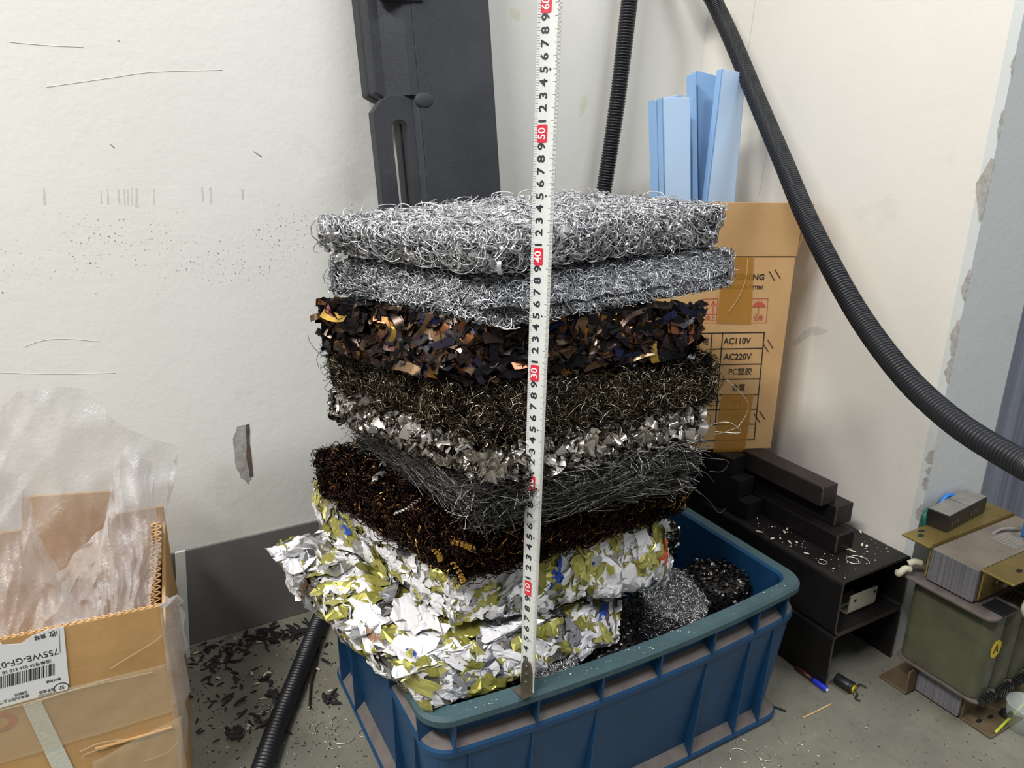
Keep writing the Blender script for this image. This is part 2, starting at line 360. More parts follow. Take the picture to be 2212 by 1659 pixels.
for x, y, w, hgt in ((95, 425, 5, 38), (232, 425, 4, 34), (256, 425, 4, 32), (268, 425, 3, 34), (276, 427, 3, 36), (284, 425, 3, 40), (295, 428, 6, 42), (332, 425, 3, 36), (218, 425, 3, 30), (437, 420, 4, 32), (455, 422, 4, 34), (523, 420, 4, 26)):
    patch('scuff_mark', px1((x-w/2, y-hgt/2), (x+w/2, y-hgt/2), (x+w/2+2, y+hgt/2), (x-w/2+1, y+hgt/2)), 'soot', wall_left, 1, .00006, .0003)
for L in (((100, 188), (240, 168), (330, 156), (480, 151)), ((20, 91), (100, 98), (180, 102)), ((50, 750), (90, 736), (140, 732), (215, 738)), ((0, 805), (120, 808), (250, 806))):
    P = catmull([oy(x, y, -.0002) for x, y in L], 8); V, F = tube(P+np.array([0, .0001, 0]), .00028, 6); npmesh('scratch', V, F, 'soot', wall_left)
for L in (((238, 311), (247, 319)), ((254, 86), (258, 90)), ((547, 326), (565, 339))):
    P = catmull([oy(x, y, -.0003) for x, y in L], 4); V, F = tube(P+np.array([0, .0003, 0]), .0006, 6); npmesh('scuff_mark', V, F, 'soot_dark', wall_left)
patch('stain', px1((1098, 22), (1110, 16), (1124, 26), (1122, 46), (1110, 42)), 'yellow_stain', wall_left, 1, .00006, .0006)
patch('stain', px1((1255, 215), (1266, 205), (1268, 225), (1256, 256), (1250, 250)), 'yellow_stain', wall_left, 1, .00006, .0006)
px2 = lambda *L: [ox(x, y, 0) for x, y in L]
for L in (((1736, 715), (1760, 706), (1790, 712), (1785, 720), (1750, 726), (1716, 748), (1712, 738)),):
    patch('scuff_mark', px2(*L), 'soot', wall_right, 0, .00006, .0006)
for L in (((1632, 0), (1622, 70), (1613, 132)), ((1515, 60), (1511, 140), (1507, 210)), ((1656, 330), (1640, 420))):
    P = catmull([ox(x, y, .0001) for x, y in L], 6); V, F = tube(P, .0003, 6); npmesh('hairline_crack', V, F, 'soot_dark', wall_right)
ed = lambda y: 2205-.2056*(y-60)
for y0, y1, w in ((342, 478, 26), (582, 650, 13), (690, 770, 16), (770, 828, 12), (972, 1004, 14), (1008, 1026, 9), (1030, 1060, 10), (1090, 1125, 14), (120, 160, 5), (238, 300, 6)):
    n = 6; yy = np.linspace(y0, y1, n); wid = w*np.sin(np.linspace(.25, PI-.2, n))*(.7+.5*rng.random(n))
    L = [(ed(y)+1, y) for y in yy]+[(ed(y)-q, y) for y, q in zip(yy[::-1], wid[::-1])]
    patch('chipped_plaster', px2(*L), 'plaster', wall_right, 0, .00025, .0006, 'crumbled edge baring grey plaster')

# ---------------------------------------------------------------- swarf generators
def unit(v): return v/(np.linalg.norm(v, axis=-1, keepdims=True)+1e-12)
def strands(pos, axis, r, pitch, turns, K, kind='tube', w=.0004, m=3, taper=None, dirn=None, bale=None, margin=.003, cone=0.):
    """helical strands -> V,F (quads). pos,axis (N,3); r,pitch(per rad),turns,w (N,)"""
    N = len(pos); r, pitch, turns, w = (np.broadcast_to(np.asarray(q, float), (N,)) for q in (r, pitch, turns, w))
    axis = unit(axis); a = rng.normal(size=(N, 3))
    if dirn is not None: axis = unit(axis-dirn*np.sum(axis*dirn, -1, keepdims=True)); a = -dirn
    e1 = unit(np.cross(axis, a)); e2 = np.cross(axis, e1)
    s = np.linspace(-.5, .5, K)[None]; ang = s*turns[:, None]*2*PI
    c, sn = np.cos(ang)[..., None], np.sin(ang)[..., None]
    rad = e1[:, None]*c+e2[:, None]*sn
    rt = r[:, None, None]*(1 if taper is None else (1+taper[:, None, None]*s[..., None]))
    mean = np.mean(rad, axis=1, keepdims=True)*r[:, None, None]
    P = pos[:, None]+rt*rad-mean+axis[:, None]*(pitch[:, None]*ang)[..., None]
    if bale is not None: P = bale.confine(P, margin)
    if kind == 'ribbon':
        off = axis[:, None]*(w[:, None, None]/2); dr = rad*(r*cone)[:, None, None]
        V = np.stack([P-off-dr, P+off+dr], 2).reshape(-1, 3); m_ = 2
        i = (np.arange(N)[:, None]*K+np.arange(K-1)[None])*2; F = np.stack([i, i+1, i+3, i+2], -1).reshape(-1, 4)
        return V, F
    T = unit(np.gradient(P, axis=1)); B = unit(np.cross(T, rad))
    ph = np.linspace(0, 2*PI, m, endpoint=False)
    V = P[:, :, None]+w[:, None, None, None]*(rad[:, :, None]*np.cos(ph)[None, None, :, None]+B[:, :, None]*np.sin(ph)[None, None, :, None])
    i = ((np.arange(N)[:, None]*K+np.arange(K-1)[None])*m)[..., None]; j = np.arange(m)[None, None]; k = (j+1) % m
    F = np.stack([i+j, i+k, i+m+k, i+m+j], -1).reshape(-1, 4)
    return V.reshape(-1, 3), F
def fold_noise(P, s):
    x, y, z = P[..., 0]*s, P[..., 1]*s, P[..., 2]*s
    return (np.sin(x*1.7+y*2.3+1.3)+np.sin(y*3.1-z*2.2+.4)+np.sin(z*3.7+x*2.9+2.1)+.6*np.sin(x*6.1+z*5.3)+.6*np.sin(y*7.3+x*4.1))/3.2
class Bale:
    """a pressed block: eight corners, rows L(left) F(near) R(right); the fourth corner closes the parallelogram"""
    def __init__(s, bot, top, bulge=.006, lump=.004, edge=.006, ls=60):
        L, F, R = (np.array(p, float) for p in bot); s.b = [L, F, R, L+R-F]
        L, F, R = (np.array(p, float) for p in top); s.t = [L, F, R, L+R-F]
        s.cen = np.mean(s.b+s.t, axis=0); s.bulge, s.lump, s.edge, s.ls = bulge, lump, edge, ls
        b, t = s.b, s.t
        s.faces = {'left': (b[0], b[1], t[1], t[0]), 'front': (b[1], b[2], t[2], t[1]), 'right': (b[2], b[3], t[3], t[2]), 'back': (b[3], b[0], t[0], t[3]), 'top': (t[0], t[1], t[2], t[3]), 'bottom': (b[0], b[3], b[2], b[1])}
    def surf(s, face, u, v, inset=0.):
        c = s.faces[face]; u_, v_ = u[..., None], v[..., None]
        P = c[0]*(1-u_)*(1-v_)+c[1]*u_*(1-v_)+c[2]*u_*v_+c[3]*(1-u_)*v_
        du = (c[1]-c[0])*(1-v_)+(c[2]-c[3])*v_; dv = (c[3]-c[0])*(1-u_)+(c[2]-c[1])*u_
        n = unit(np.cross(du, dv)); sg = np.sign(np.sum(n*(P-s.cen), -1, keepdims=True)); n = n*sg
        if face not in ('top', 'bottom'): n = unit(n*np.array([1, 1, .12]))
        prof = s.bulge*16*u*(1-u)*v*(1-v)-s.edge*(np.abs(2*u-1)**10+np.abs(2*v-1)**5)+s.lump*fold_noise(P, s.ls)
        return P+n*(prof-inset)[..., None], n, unit(du), unit(dv)
    def confine(s, P, margin, soft=.28):
        z0, z1 = s.b[1][2], s.t[1][2]; t = np.clip((P[..., 2]-z0)/(z1-z0), 0, 1)[..., None]
        L, F, R = ((s.b[k]*(1-t)+s.t[k]*t)[..., :2] for k in (0, 1, 2)); e1, e2 = L-F, R-F; d = P[..., :2]-F
        det = e1[..., 0]*e2[..., 1]-e1[..., 1]*e2[..., 0]
        q = np.stack([(d[..., 0]*e2[..., 1]-d[..., 1]*e2[..., 0])/det, (e1[..., 0]*d[..., 1]-e1[..., 1]*d[..., 0])/det], -1); out = q.copy()
        for k, e in ((0, e1), (1, e2)):
            m_ = margin/np.linalg.norm(e, axis=-1); v = q[..., k]; out[..., k] = np.where(v < -m_, -m_+(v+m_)*soft, np.where(v > 1+m_, 1+m_+(v-1-m_)*soft, v))
        a, c = np.clip(out[..., 0], 0, 1), np.clip(out[..., 1], 0, 1)
        zb = s.b[1][2]+a*(s.b[0][2]-s.b[1][2])+c*(s.b[2][2]-s.b[1][2]); zt = s.t[1][2]+a*(s.t[0][2]-s.t[1][2])+c*(s.t[2][2]-s.t[1][2])
        z = P[..., 2]; lo, hi = zb-.001, zt+margin*.6
        z = np.where(z < lo, lo+(z-lo)*.25, np.where(z > hi, hi+(z-hi)*.3, z))
        return np.concatenate([F+out[..., :1]*e1+out[..., 1:]*e2, z[..., None]], -1)
    def sample(s, N, w):
        ks = list(w); ar = []
        for k in ks:
            c = s.faces[k]; ar.append(w[k]*np.linalg.norm(np.cross(c[1]-c[0], c[3]-c[0])))
        cnt = np.round(N*np.array(ar)/sum(ar)).astype(int); out = [[], [], [], []]
        for k, n in zip(ks, cnt):
            for L, q in zip(out, s.surf(k, rng.random(n), rng.random(n))): L.append(q)
        return [np.concatenate(q) for q in out]
    def core(s, inset, nu=26, nv=8):
        V, F, o = [], [], 0
        for k in s.faces:
            a, c = (nu, nv) if k not in ('top', 'bottom') else (nu, nu)
            U, W = np.meshgrid(np.linspace(0, 1, a), np.linspace(0, 1, c), indexing='ij')
            P = s.surf(k, U, W, inset)[0]; V.append(P.reshape(-1, 3))
            i, j = np.meshgrid(np.arange(a-1), np.arange(c-1), indexing='ij'); q = (i*c+j+o).ravel()
            F.append(np.stack([q, q+1, q+c+1, q+c], 1)); o += a*c
        return np.concatenate(V), np.concatenate(F)
    def base(s): return (float(s.cen[0]), float(s.cen[1]), float(min(p[2] for p in s.b)))
VIS = {'left': 1., 'front': 1., 'top': .55, 'right': .7, 'back': .45}
def axes_from(n, tu, tv, wn, wu, wv):
    k = len(n); g = rng.normal(size=(k, 3)); return unit(n*(wn*g[:, :1])+tu*(wu*g[:, 1:2])+tv*(wv*g[:, 2:3]))
def wire_bale(bale, label, core_mat, layers, name='swarf_bale', inset=.006):
    root = empty(name, bale.base(), label, 'scrap bale', 'pressed scrap bales in the stack')
    V, F = bale.core(inset); npmesh('pressed_core', V, F, core_mat, root)
    for nm, mat, fn in layers:
        V, F = fn(bale); tag(npmesh(nm, V, F, mat, root), kind='stuff')
    return root
def wires(N, r, turns, w, K=9, aw=(1, .5, .8), lift=.002, pitch=.0006, weights=None, kind='tube', depth=.004, dw=None, margin=None, cone=0.):
    def fn(bale):
        p, n, tu, tv = bale.sample(N, weights or VIS); k = len(p)
        p = p+n*(rng.normal(lift*.3, depth*.6, k))[:, None]
        ax = axes_from(n, tu, tv, *aw); R = rng.uniform(r[0], r[1], k)*np.exp(rng.normal(0, .25, k)); Tn = rng.uniform(turns[0], turns[1], k)
        dn = None if dw is None else unit(tu*np.sign(rng.normal(size=(k, 1)))*dw[0]+tv*dw[1]*rng.normal(size=(k, 1))+n*dw[2]*rng.normal(size=(k, 1)))
        return strands(p, ax, R, pitch*rng.normal(0, 1, k), Tn, K, kind, rng.uniform(w[0], w[1], k), dirn=dn, bale=bale, margin=bale.bulge+.003 if margin is None else margin+bale.bulge*.5, cone=cone)
    return fn
V3 = lambda p, q, z: (p, q, z)

# foil scraps
def scrap(size, nrm, tang, pos, n=6, crease=.16, wild=.35):
    """an irregular crumpled piece of foil -> V (n*n,3), quads"""
    g = np.linspace(-1, 1, n); U, W = np.meshgrid(g, g, indexing='ij')
    rr_ = np.sqrt(U**2+W**2)+1e-6; k = np.maximum(np.abs(U), np.abs(W))/rr_
    th = np.arctan2(W, U); out = 1+.25*np.sin(3*th+rng.uniform(0, 6))+.2*np.sin(5*th+rng.uniform(0, 6))
    mixq = rng.uniform(.3, .95); sc = ((1-mixq)+mixq*k)*out
    asp = rng.uniform(.6, 1.25); X = U*sc*asp+rng.normal(0, .06, U.shape); Y = W*sc/asp+rng.normal(0, .06, U.shape)
    Z = np.zeros_like(X)
    for _ in range(4):
        a = rng.uniform(0, 2*PI); d = X*math.cos(a)+Y*math.sin(a)-rng.normal(0, .5); Z += np.abs(d)*rng.normal(0, crease)
    Z += rng.normal(0, .05, Z.shape)+wild*rng.normal(0, .3)*(rr_**2)
    Z -= Z.mean()
    nrm = np.asarray(nrm); tang = np.asarray(tang); t2 = np.cross(nrm, tang); h_ = size/2
    V = np.asarray(pos)+h_*(X[..., None]*tang+Y[..., None]*t2+Z[..., None]*nrm)
    i, j = np.meshgrid(np.arange(n-1), np.arange(n-1), indexing='ij'); q = (i*n+j).ravel()
    return V.reshape(-1, 3), np.stack([q, q+n, q+n+1, q+1], 1)
def pressed_scrap(bale, face, u0, v0, size, n=7, crumple=.10, lift=.0012):
    """a crumpled scrap lying on one face of a bale and following it"""
    g = np.linspace(-1, 1, n); U, W = np.meshgrid(g, g, indexing='ij'); rad = np.sqrt(U**2+W**2)+1e-6; k = np.maximum(np.abs(U), np.abs(W))/rad
    th = np.arctan2(W, U); out = 1+.22*np.sin(2*th+rng.uniform(0, 6))+.2*np.sin(3*th+rng.uniform(0, 6))+.16*np.sin(5*th+rng.uniform(0, 6))
    q = rng.uniform(.3, .9); sc = ((1-q)+q*k)*out; asp = rng.uniform(.6, 1.15)
    X = U*sc*asp+rng.normal(0, .07, U.shape); Y = W*sc/asp+rng.normal(0, .07, U.shape); Z = np.zeros_like(X)
    for _ in range(4):
        a = rng.uniform(0, 2*PI); Z += np.abs(X*math.cos(a)+Y*math.sin(a)-rng.normal(0, .5))*rng.normal(0, crumple)
    Z += rng.normal(0, .05, Z.shape); Z -= Z.mean(); tx, ty = rng.normal(0, .09, 2); Z += tx*X+ty*Y; Z = np.where(Z < 0, Z*.5, Z)
    c = bale.faces[face]; lu = np.linalg.norm(c[1]-c[0]); lv = np.linalg.norm(c[3]-c[0]); h_ = size/2
    if face != 'top' and rng.random() < .7: X, Y = X*1.05, Y*.85
    a = rng.uniform(0, 2*PI); A, B_ = X*math.cos(a)-Y*math.sin(a), X*math.sin(a)+Y*math.cos(a)
    uu = np.clip(u0+A*h_/lu, -.012, 1.012); vv = np.clip(v0+B_*h_/lv, -.05, 1.05)
    P, nn, _, _ = bale.surf(face, uu, vv); V = P+nn*(lift+Z*h_)[..., None]
    i, j = np.meshgrid(np.arange(n-1), np.arange(n-1), indexing='ij'); q_ = (i*n+j).ravel()
    return V.reshape(-1, 3), np.stack([q_, q_+n, q_+n+1, q_+1], 1)
def foil_bale(bale, label, nbig, nsmall, sizes, wv, name='foil_bale'):
    root = empty(name, bale.base(), label, 'scrap bale', 'pressed scrap bales in the stack')
    V, F = bale.core(.002, 60, 14); npmesh('pressed_core', V, F, 'foil_core', root, smooth=False)
    mats = ['f_white', 'f_gold', 'f_silver', 'f_gold2', 'f_red', 'f_blue', 'f_brown']; pr = np.array([.39, .21, .25, .13, .006, .007, .007])
    def spread(N):
        ks = list(wv); ar = np.array([wv[k]*np.linalg.norm(np.cross(bale.faces[k][1]-bale.faces[k][0], bale.faces[k][3]-bale.faces[k][0])) for k in ks])
        for k, m_ in zip(ks, np.round(N*ar/ar.sum()).astype(int)):
            for _ in range(m_): yield k, rng.random(), rng.random()
    Vs, Fs, mi, o = [], [], [], 0
    for k, u, v in spread(nsmall):
        v, f_ = pressed_scrap(bale, k, u, v, rng.uniform(.008, .022), 5, .16, rng.uniform(-.001, .0018))
        Vs.append(v); Fs.append(f_+o); o += len(v); mi += [int(rng.choice(7, p=pr))]*len(f_)
    tag(npmesh('foil_fragments', np.concatenate(Vs), np.concatenate(Fs), mats, root, smooth=False, midx=mi), kind='stuff')
    for k, u, v in list(spread(nbig))[:100]:
        sz = rng.uniform(*sizes)*(1.25 if k == 'top' else 1)
        vv, f_ = pressed_scrap(bale, k, u, v, sz, 8, .11 if k != 'top' else .15, rng.uniform(.001, .003)); m_ = int(rng.choice(7, p=pr))
        o_ = npmesh('foil_scrap', vv, f_, mats[m_], root, smooth=False)
        o_['label'] = {0: 'crumpled white foil scrap', 1: 'crumpled olive gold foil scrap', 2: 'crumpled silver foil scrap', 3: 'crumpled dark olive foil scrap', 4: 'crumpled red printed foil scrap', 5: 'crumpled blue printed foil scrap', 6: 'crumpled brown printed foil scrap'}[m_]
    return root

# ---------------------------------------------------------------- the stack, bottom to top
bA = Bale([(-.770, -.240, .200), (-.706, -.494, .200), (-.470, -.466, .176)], [(-.777, -.208, .248), (-.722, -.482, .246), (-.452, -.436, .214)], .003, .0035, .003)
foil_bale(bA, 'large white and gold crushed foil bale at the stack bottom, overhanging the crate corner', 98, 1000, (.024, .046), {'left': 1, 'front': 1.1, 'top': 1.1, 'right': .5, 'back': .2})
bB = Bale([(-.724, -.205, .250), (-.660, -.452, .250), (-.405, -.462, .224)], [(-.722, -.188, .304), (-.660, -.450, .300), (-.398, -.448, .290)], .002, .003, .003)
foil_bale(bB, 'white and gold crushed foil bale pressed under the dark brown swarf layer', 82, 800, (.020, .042), {'left': 1, 'front': 1.2, 'top': .25, 'right': .7, 'back': .2})
bC = Bale([(-.724, -.222, .305), (-.655, -.462, .303), (-.372, -.440, .298)], [(-.722, -.206, .350), (-.652, -.468, .350), (-.392, -.462, .348)], .006, .005, .006)
bale_c = wire_bale(bC, 'dark brown swarf bale with bronze and golden coils above the upper foil bale', 'brown_core', [
    ('coil_tangle', 'brown', wires(9500, (.0016, .0032), (1.2, 3.6), (.0009, .0017), 17, (.6, 1, .6), .002, .0005, None, 'ribbon', .004)),
    ('wire_tangle', 'brown', wires(8000, (.003, .009), (.4, 1.1), (.00035, .0006), 9, (1, .6, .9), .003, .0006, None, 'tube', .004))])
bD = Bale([(-.668, -.240, .356), (-.628, -.458, .356), (-.424, -.476, .354)], [(-.672, -.262, .400), (-.630, -.474, .398), (-.408, -.474, .400)], .010, .004, .012)
bale_d = wire_bale(bD, 'grey steel wire bale of long straight strands in the middle of the stack', 'dark_core', [
    ('wire_tangle', 'greywire', wires(9500, (.04, .16), (.05, .16), (.00026, .00046), 8, (.8, .3, 1), .002, .001, None, 'tube', .004, (1, .28, .12))),
    ('curled_wire', 'greywire', wires(3600, (.008, .03), (.15, .45), (.00025, .0004), 8, (1, .5, .9), .004, .0006, None, 'tube', .005, (1, .6, .3), .006))])
bE = Bale([(-.710, -.250, .402), (-.630, -.478, .402), (-.394, -.476, .402)], [(-.708, -.238, .432), (-.622, -.462, .432), (-.378, -.466, .432)], .004, .004, .006)
bale_e = wire_bale(bE, 'bale of bright silvery curled lathe chips below the olive wire bale', 'dark_core', [
    ('chip_tangle', 'chunk', wires(1500, (.0028, .0060), (.3, .8), (.0050, .0095), 10, (.5, 1, .9), .002, .0004, None, 'ribbon', .004, None, .008, .45)),
    ('small_chips', 'chunk', wires(2200, (.002, .004), (.4, 1.1), (.002, .004), 9, (.6, 1, .9), .001, .0004, None, 'ribbon', .004, None, None, .3)),
    ('wire_tangle', 'olive', wires(2600, (.003, .008), (.4, 1), (.0003, .0005), 8, (1, .6, .8), .002, .0005, None, 'tube', .004))])
bF = Bale([(-.703, -.222, .433), (-.630, -.462, .433), (-.366, -.466, .433)], [(-.706, -.226, .480), (-.616, -.425, .480), (-.357, -.452, .480)], .008, .005, .006)
bale_f = wire_bale(bF, 'dark olive brown fine wire bale beneath the shredded copper strips', 'dark_core', [
    ('wire_tangle', 'olive', wires(15000, (.0022, .0070), (.35, .9), (.00030, .00055), 8, (1, .4, 1), .002, .0005, None, 'tube', .004, (1, .55, .3), .004)),
    ('long_wire', 'olive', wires(900, (.008, .02), (.3, .7), (.00028, .0004), 9, (1, .6, .8), .006, .0006, None, 'tube', .005, None, .010))])
# shredded strips
bG = Bale([(-.719, -.262, .486), (-.634, -.428, .484), (-.390, -.458, .486)], [(-.716, -.255, .533), (-.612, -.418, .533), (-.386, -.452, .533)], .003, .003, .002)
root_g = empty('shredded_strip_bale', bG.base(), 'bale of shredded black, copper and gold heat tinted metal strips with a flat black top', 'scrap bale', 'pressed scrap bales in the stack')
V, F = bG.core(.002); npmesh('pressed_core', V, F, 'blackpress', root_g)
def strips(N, wts, r, tn, w, dep):
    p, n, tu, tv = bG.sample(N, wts); k = len(p); p = p+n*rng.normal(dep, .002, k)[:, None]
    a = rng.uniform(0, 2*PI, k)[:, None]; dn = unit(tu*np.cos(a)*1.3+tv*np.sin(a)+n*rng.normal(0, .22, (k, 1)))
    ax = axes_from(n, tu, tv, .35, 1, 1)
    return strands(p, ax, rng.uniform(r[0], r[1], k), .0006*rng.normal(0, 1, k), rng.uniform(tn[0], tn[1], k), 9, 'ribbon', rng.uniform(w[0], w[1], k), dirn=dn, bale=bG, margin=.004)
V, F = strips(1100, {'left': 1, 'front': 1, 'right': .8, 'back': .4}, (.010, .04), (.08, .22), (.005, .0095), 0); tag(npmesh('strip_tangle', V, F, 'shred', root_g), kind='stuff')
SHM = {}
for nm, c in (('black', (30, 28, 32)), ('bronze', (112, 88, 62)), ('copper', (140, 86, 52)), ('gold', (176, 142, 66)), ('blue', (38, 44, 76)), ('dark brown', (56, 43, 37))):
    M['strip_'+nm] = plain('strip_'+nm.replace(' ', '_'), srgb(*c), .26, .65, .2, 70); SHM[nm] = 'strip_'+nm
for i in range(98):
    v, f_ = strips(1, {str(rng.choice(['left', 'front', 'right'], p=[.42, .5, .08])): 1}, (.010, .034), (.09, .26), (.0075, .0125), .002)
    nm = str(rng.choice(list(SHM), p=[.34, .2, .08, .05, .08, .25])); o_ = npmesh('metal_strip', v, f_, SHM[nm], root_g); o_['label'] = nm+' curled metal strip'
cs = [np.array(p) for p in bG.t]; cc = np.mean(cs, axis=0); cs = [cc+(p-cc)*1.012 for p in cs]; bm = bmesh.new()
lo = [bm.verts.new(p+np.array([0, 0, -.001])) for p in cs]; hi = [bm.verts.new(p+np.array([0, 0, .0012])) for p in cs]
bm.faces.new(lo); bm.faces.new(list(reversed(hi)))
for k in range(4): bm.faces.new((lo[k], hi[k], hi[(k+1) % 4], lo[(k+1) % 4]))
o_ = bmo('flat_top_sheet', bm, 'blackpress', root_g, bevel=.0004); o_['label'] = 'flat glossy black top sheet'
bH = Bale([(-.698, -.236, .537), (-.608, -.446, .535), (-.312, -.418, .543)], [(-.700, -.250, .574), (-.592, -.414, .571), (-.300, -.402, .577)], .005, .003, .006)
bale_h = wire_bale(bH, 'even silver aluminium wire bale directly below the topmost one', 'al_core', [
    ('wire_tangle', 'al_dull', wires(14500, (.003, .009), (.25, .7), (.00040, .00066), 8, (.9, .4, 1), .002, .0005, None, 'tube', .003, (1, .5, .25), .003)),
    ('curled_wire', 'al', wires(1500, (.003, .006), (.5, 1.), (.0004, .0006), 9, (1, .6, .9), .003, .0005, None, 'tube', .004, None, .006))])
bI = Bale([(-.704, -.232, .582), (-.606, -.418, .579), (-.322, -.398, .585)], [(-.712, -.262, .612), (-.614, -.424, .609), (-.308, -.394, .624)], .003, .006, .007)
bale_i = wire_bale(bI, 'loose fluffy silver aluminium wire bale on top of the stack', 'al_core', [
    ('wire_tangle', 'al', wires(9000, (.003, .010), (.35, 1.0), (.00042, .0008), 9, (.9, .7, .9), .002, .0008, {'left': 1, 'front': 1, 'top': .8, 'right': .8, 'back': .4}, 'tube', .004, None, .006)),
    ('loose_curls', 'al', wires(420, (.006, .014), (.4, .9), (.00045, .0007), 12, (.6, 1, 1), .008, .001, {'left': 1, 'front': .7, 'top': .8, 'right': 1}, 'tube', .008, None, .016)),
    ('flat_curls', 'al', wires(700, (.002, .004), (.6, 1.8), (.002, .0045), 14, (.4, 1, 1), .004, .0008, {'left': 1, 'front': 1, 'top': .5, 'right': 1.3}, 'ribbon', .006, None, .010))])
# single curls that stand out on the bales
for x, y in ((700, 514), (716, 534), (722, 506), (736, 556), (708, 500), (728, 520), (1548, 470), (1540, 500), (1530, 530)):
    p = oy(x, y, -.285 if x < 1000 else -.392); nr = unit(np.array([-.8, -.5, .3])+.5*rng.normal(size=3)); t_ = unit(np.cross(nr, rng.normal(size=3)))
    v, f_ = scrap(rng.uniform(.008, .014), nr, t_, p, 6, .3, .8); npmesh('foil_curl', v, f_, 'f_silver', bale_i, smooth=False)['label'] = 'small crumpled silver flake'
def spiral(parent, name, pts, r, w, turns, mat, label):
    P = catmull(pts, 24); n = len(P); T = unit(np.gradient(P, axis=0)); a = unit(np.cross(T, np.array([.2, .3, 1.]))); c = np.cross(T, a)
    Q = np.linspace(0, len(P)-1, int(turns*14)); f2 = lambda A: np.stack([np.interp(Q, np.arange(n), A[:, k]) for k in range(3)], 1)
    P, T, a, c = f2(P), f2(T), f2(a), f2(c); ang = np.linspace(0, turns*2*PI, len(P)); R = (r*np.linspace(.75, 1.1, len(P)))[:, None]
    C_ = P+R*(a*np.cos(ang)[:, None]+c*np.sin(ang)[:, None]); V = np.stack([C_-T*w/2, C_+T*w/2+0*R], 1).reshape(-1, 3)
    i = np.arange(len(P)-1)*2; F = np.stack([i, i+1, i+3, i+2], 1); o_ = npmesh(name, V, F, mat, parent); o_['label'] = label
M['brightcurl'] = plain('bright_shaving', srgb(226, 222, 214), .26, .9, .08, 60); M['goldcurl'] = plain('golden_shaving', srgb(214, 168, 82), .24, .95, .1, 60)
spiral(bale_c, 'spiral_shaving', [oz(850, 1110, .362), oz(880, 1098, .364), oz(906, 1078, .366)], .0016, .0016, 9, 'brightcurl', 'tight bright silver spiral')
spiral(bale_c, 'curled_chip', [oz(800, 1040, .362), oz(824, 1022, .366), oz(826, 996, .364)], .004, .007, 2.2, 'brightcurl', 'broad pale curled chip')
spiral(bale_c, 'spiral_shaving', [oy(975, 1213, -.476), oy(994, 1240, -.478), oy(1002, 1258, -.478)], .0026, .002, 6, 'goldcurl', 'golden spiral')
spiral(bale_c, 'spiral_shaving', [oy(976, 1170, -.476), oy(1000, 1176, -.478), oy(1020, 1184, -.478)], .0030, .0026, 5, 'goldcurl', 'golden spiral')
spiral(bale_c, 'spiral_shaving', [oy(935, 1186, -.474), oy(948, 1200, -.476), oy(952, 1212, -.476)], .0024, .002, 5, 'goldcurl', 'golden spiral')
def fan(parent, x, y, Y, hgt, wid, tilt, n=3):
    """nested cone shaped curls, each a pleated fan"""
    p0 = oy(x, y, Y); ax = unit(np.array([math.sin(tilt), -.15, math.cos(tilt)])); e1 = unit(np.cross(ax, [0, -1., 0])); e2 = np.cross(ax, e1); Vs, Fs, o = [], [], 0
    for k in range(n):
        t0 = p0-ax*hgt*.55*k; K = 22; a = np.linspace(-2.0, 1.2, K)[:, None]+PI/2; zig = (1+.07*(np.arange(K) % 2))[:, None]
        top = t0+(e1*np.cos(a)+e2*np.sin(a))*wid*.16; bot = t0-ax*hgt+(e1*np.cos(a)+e2*np.sin(a))*wid*.5*zig
        Vs.append(np.stack([top, bot], 1).reshape(-1, 3)); i = np.arange(K-1)*2+o; Fs.append(np.stack([i, i+1, i+3, i+2], 1)); o += 2*K
    o_ = npmesh('fan_chip', np.concatenate(Vs), np.concatenate(Fs), 'brightcurl', parent, smooth=False); o_['label'] = 'nested fan shaped silver chips'
fan(bale_e, 1070, 985, -.490, .014, .015, .12); fan(bale_e, 1040, 988, -.486, .011, .010, -.2); fan(bale_e, 1022, 975, -.484, .010, .009, -.35, 2); fan(bale_e, 1090, 1000, -.492, .010, .011, .3, 2); fan(bale_e, 1290, 940, -.488, .010, .012, .5, 2); fan(bale_e, 1395, 925, -.486, .011, .011, .2, 2)
spiral(bale_i, 'spiral_shaving', [oz(965, 538, .585), oz(1000, 534, .590), oz(1055, 538, .588)], .0022, .0026, 7, 'brightcurl', 'long bright spiral')
for L in (((825, 470), (834, 458), (842, 472), (838, 490)), ((1545, 500), (1556, 470), (1550, 446), (1560, 440)), ((700, 520), (692, 512), (712, 506), (728, 520)), ((1222, 470), (1240, 448), (1262, 446), (1270, 470))):
    yy_ = -.27 if L[0][0] < 1000 else -.40
    tube_obj('loose_wire', [oy(x, y, yy_) for x, y in L], .0009, 'brightcurl', bale_i, flat=(1, .5))['label'] = 'bright loose wire end'
for L, pr_ in ((((1495, 1050), (1530, 1080), (1545, 1100), (1555, 1108), (1568, 1098)), bale_d), (((1490, 985), (1530, 990), (1572, 996), (1560, 1018), (1532, 1018)), bale_d), (((1540, 940), (1575, 930), (1600, 915), (1615, 870), (1570, 820)), bale_f), (((1500, 930), (1560, 912), (1590, 920), (1597, 935), (1540, 932)), bale_e)):
    q = [od(x, y, .86) for x, y in L]
    tube_obj('loose_wire', q, .0004, 'greywire' if pr_ is bale_d else 'brightcurl', pr_, n=10)['label'] = 'long loose wire end'

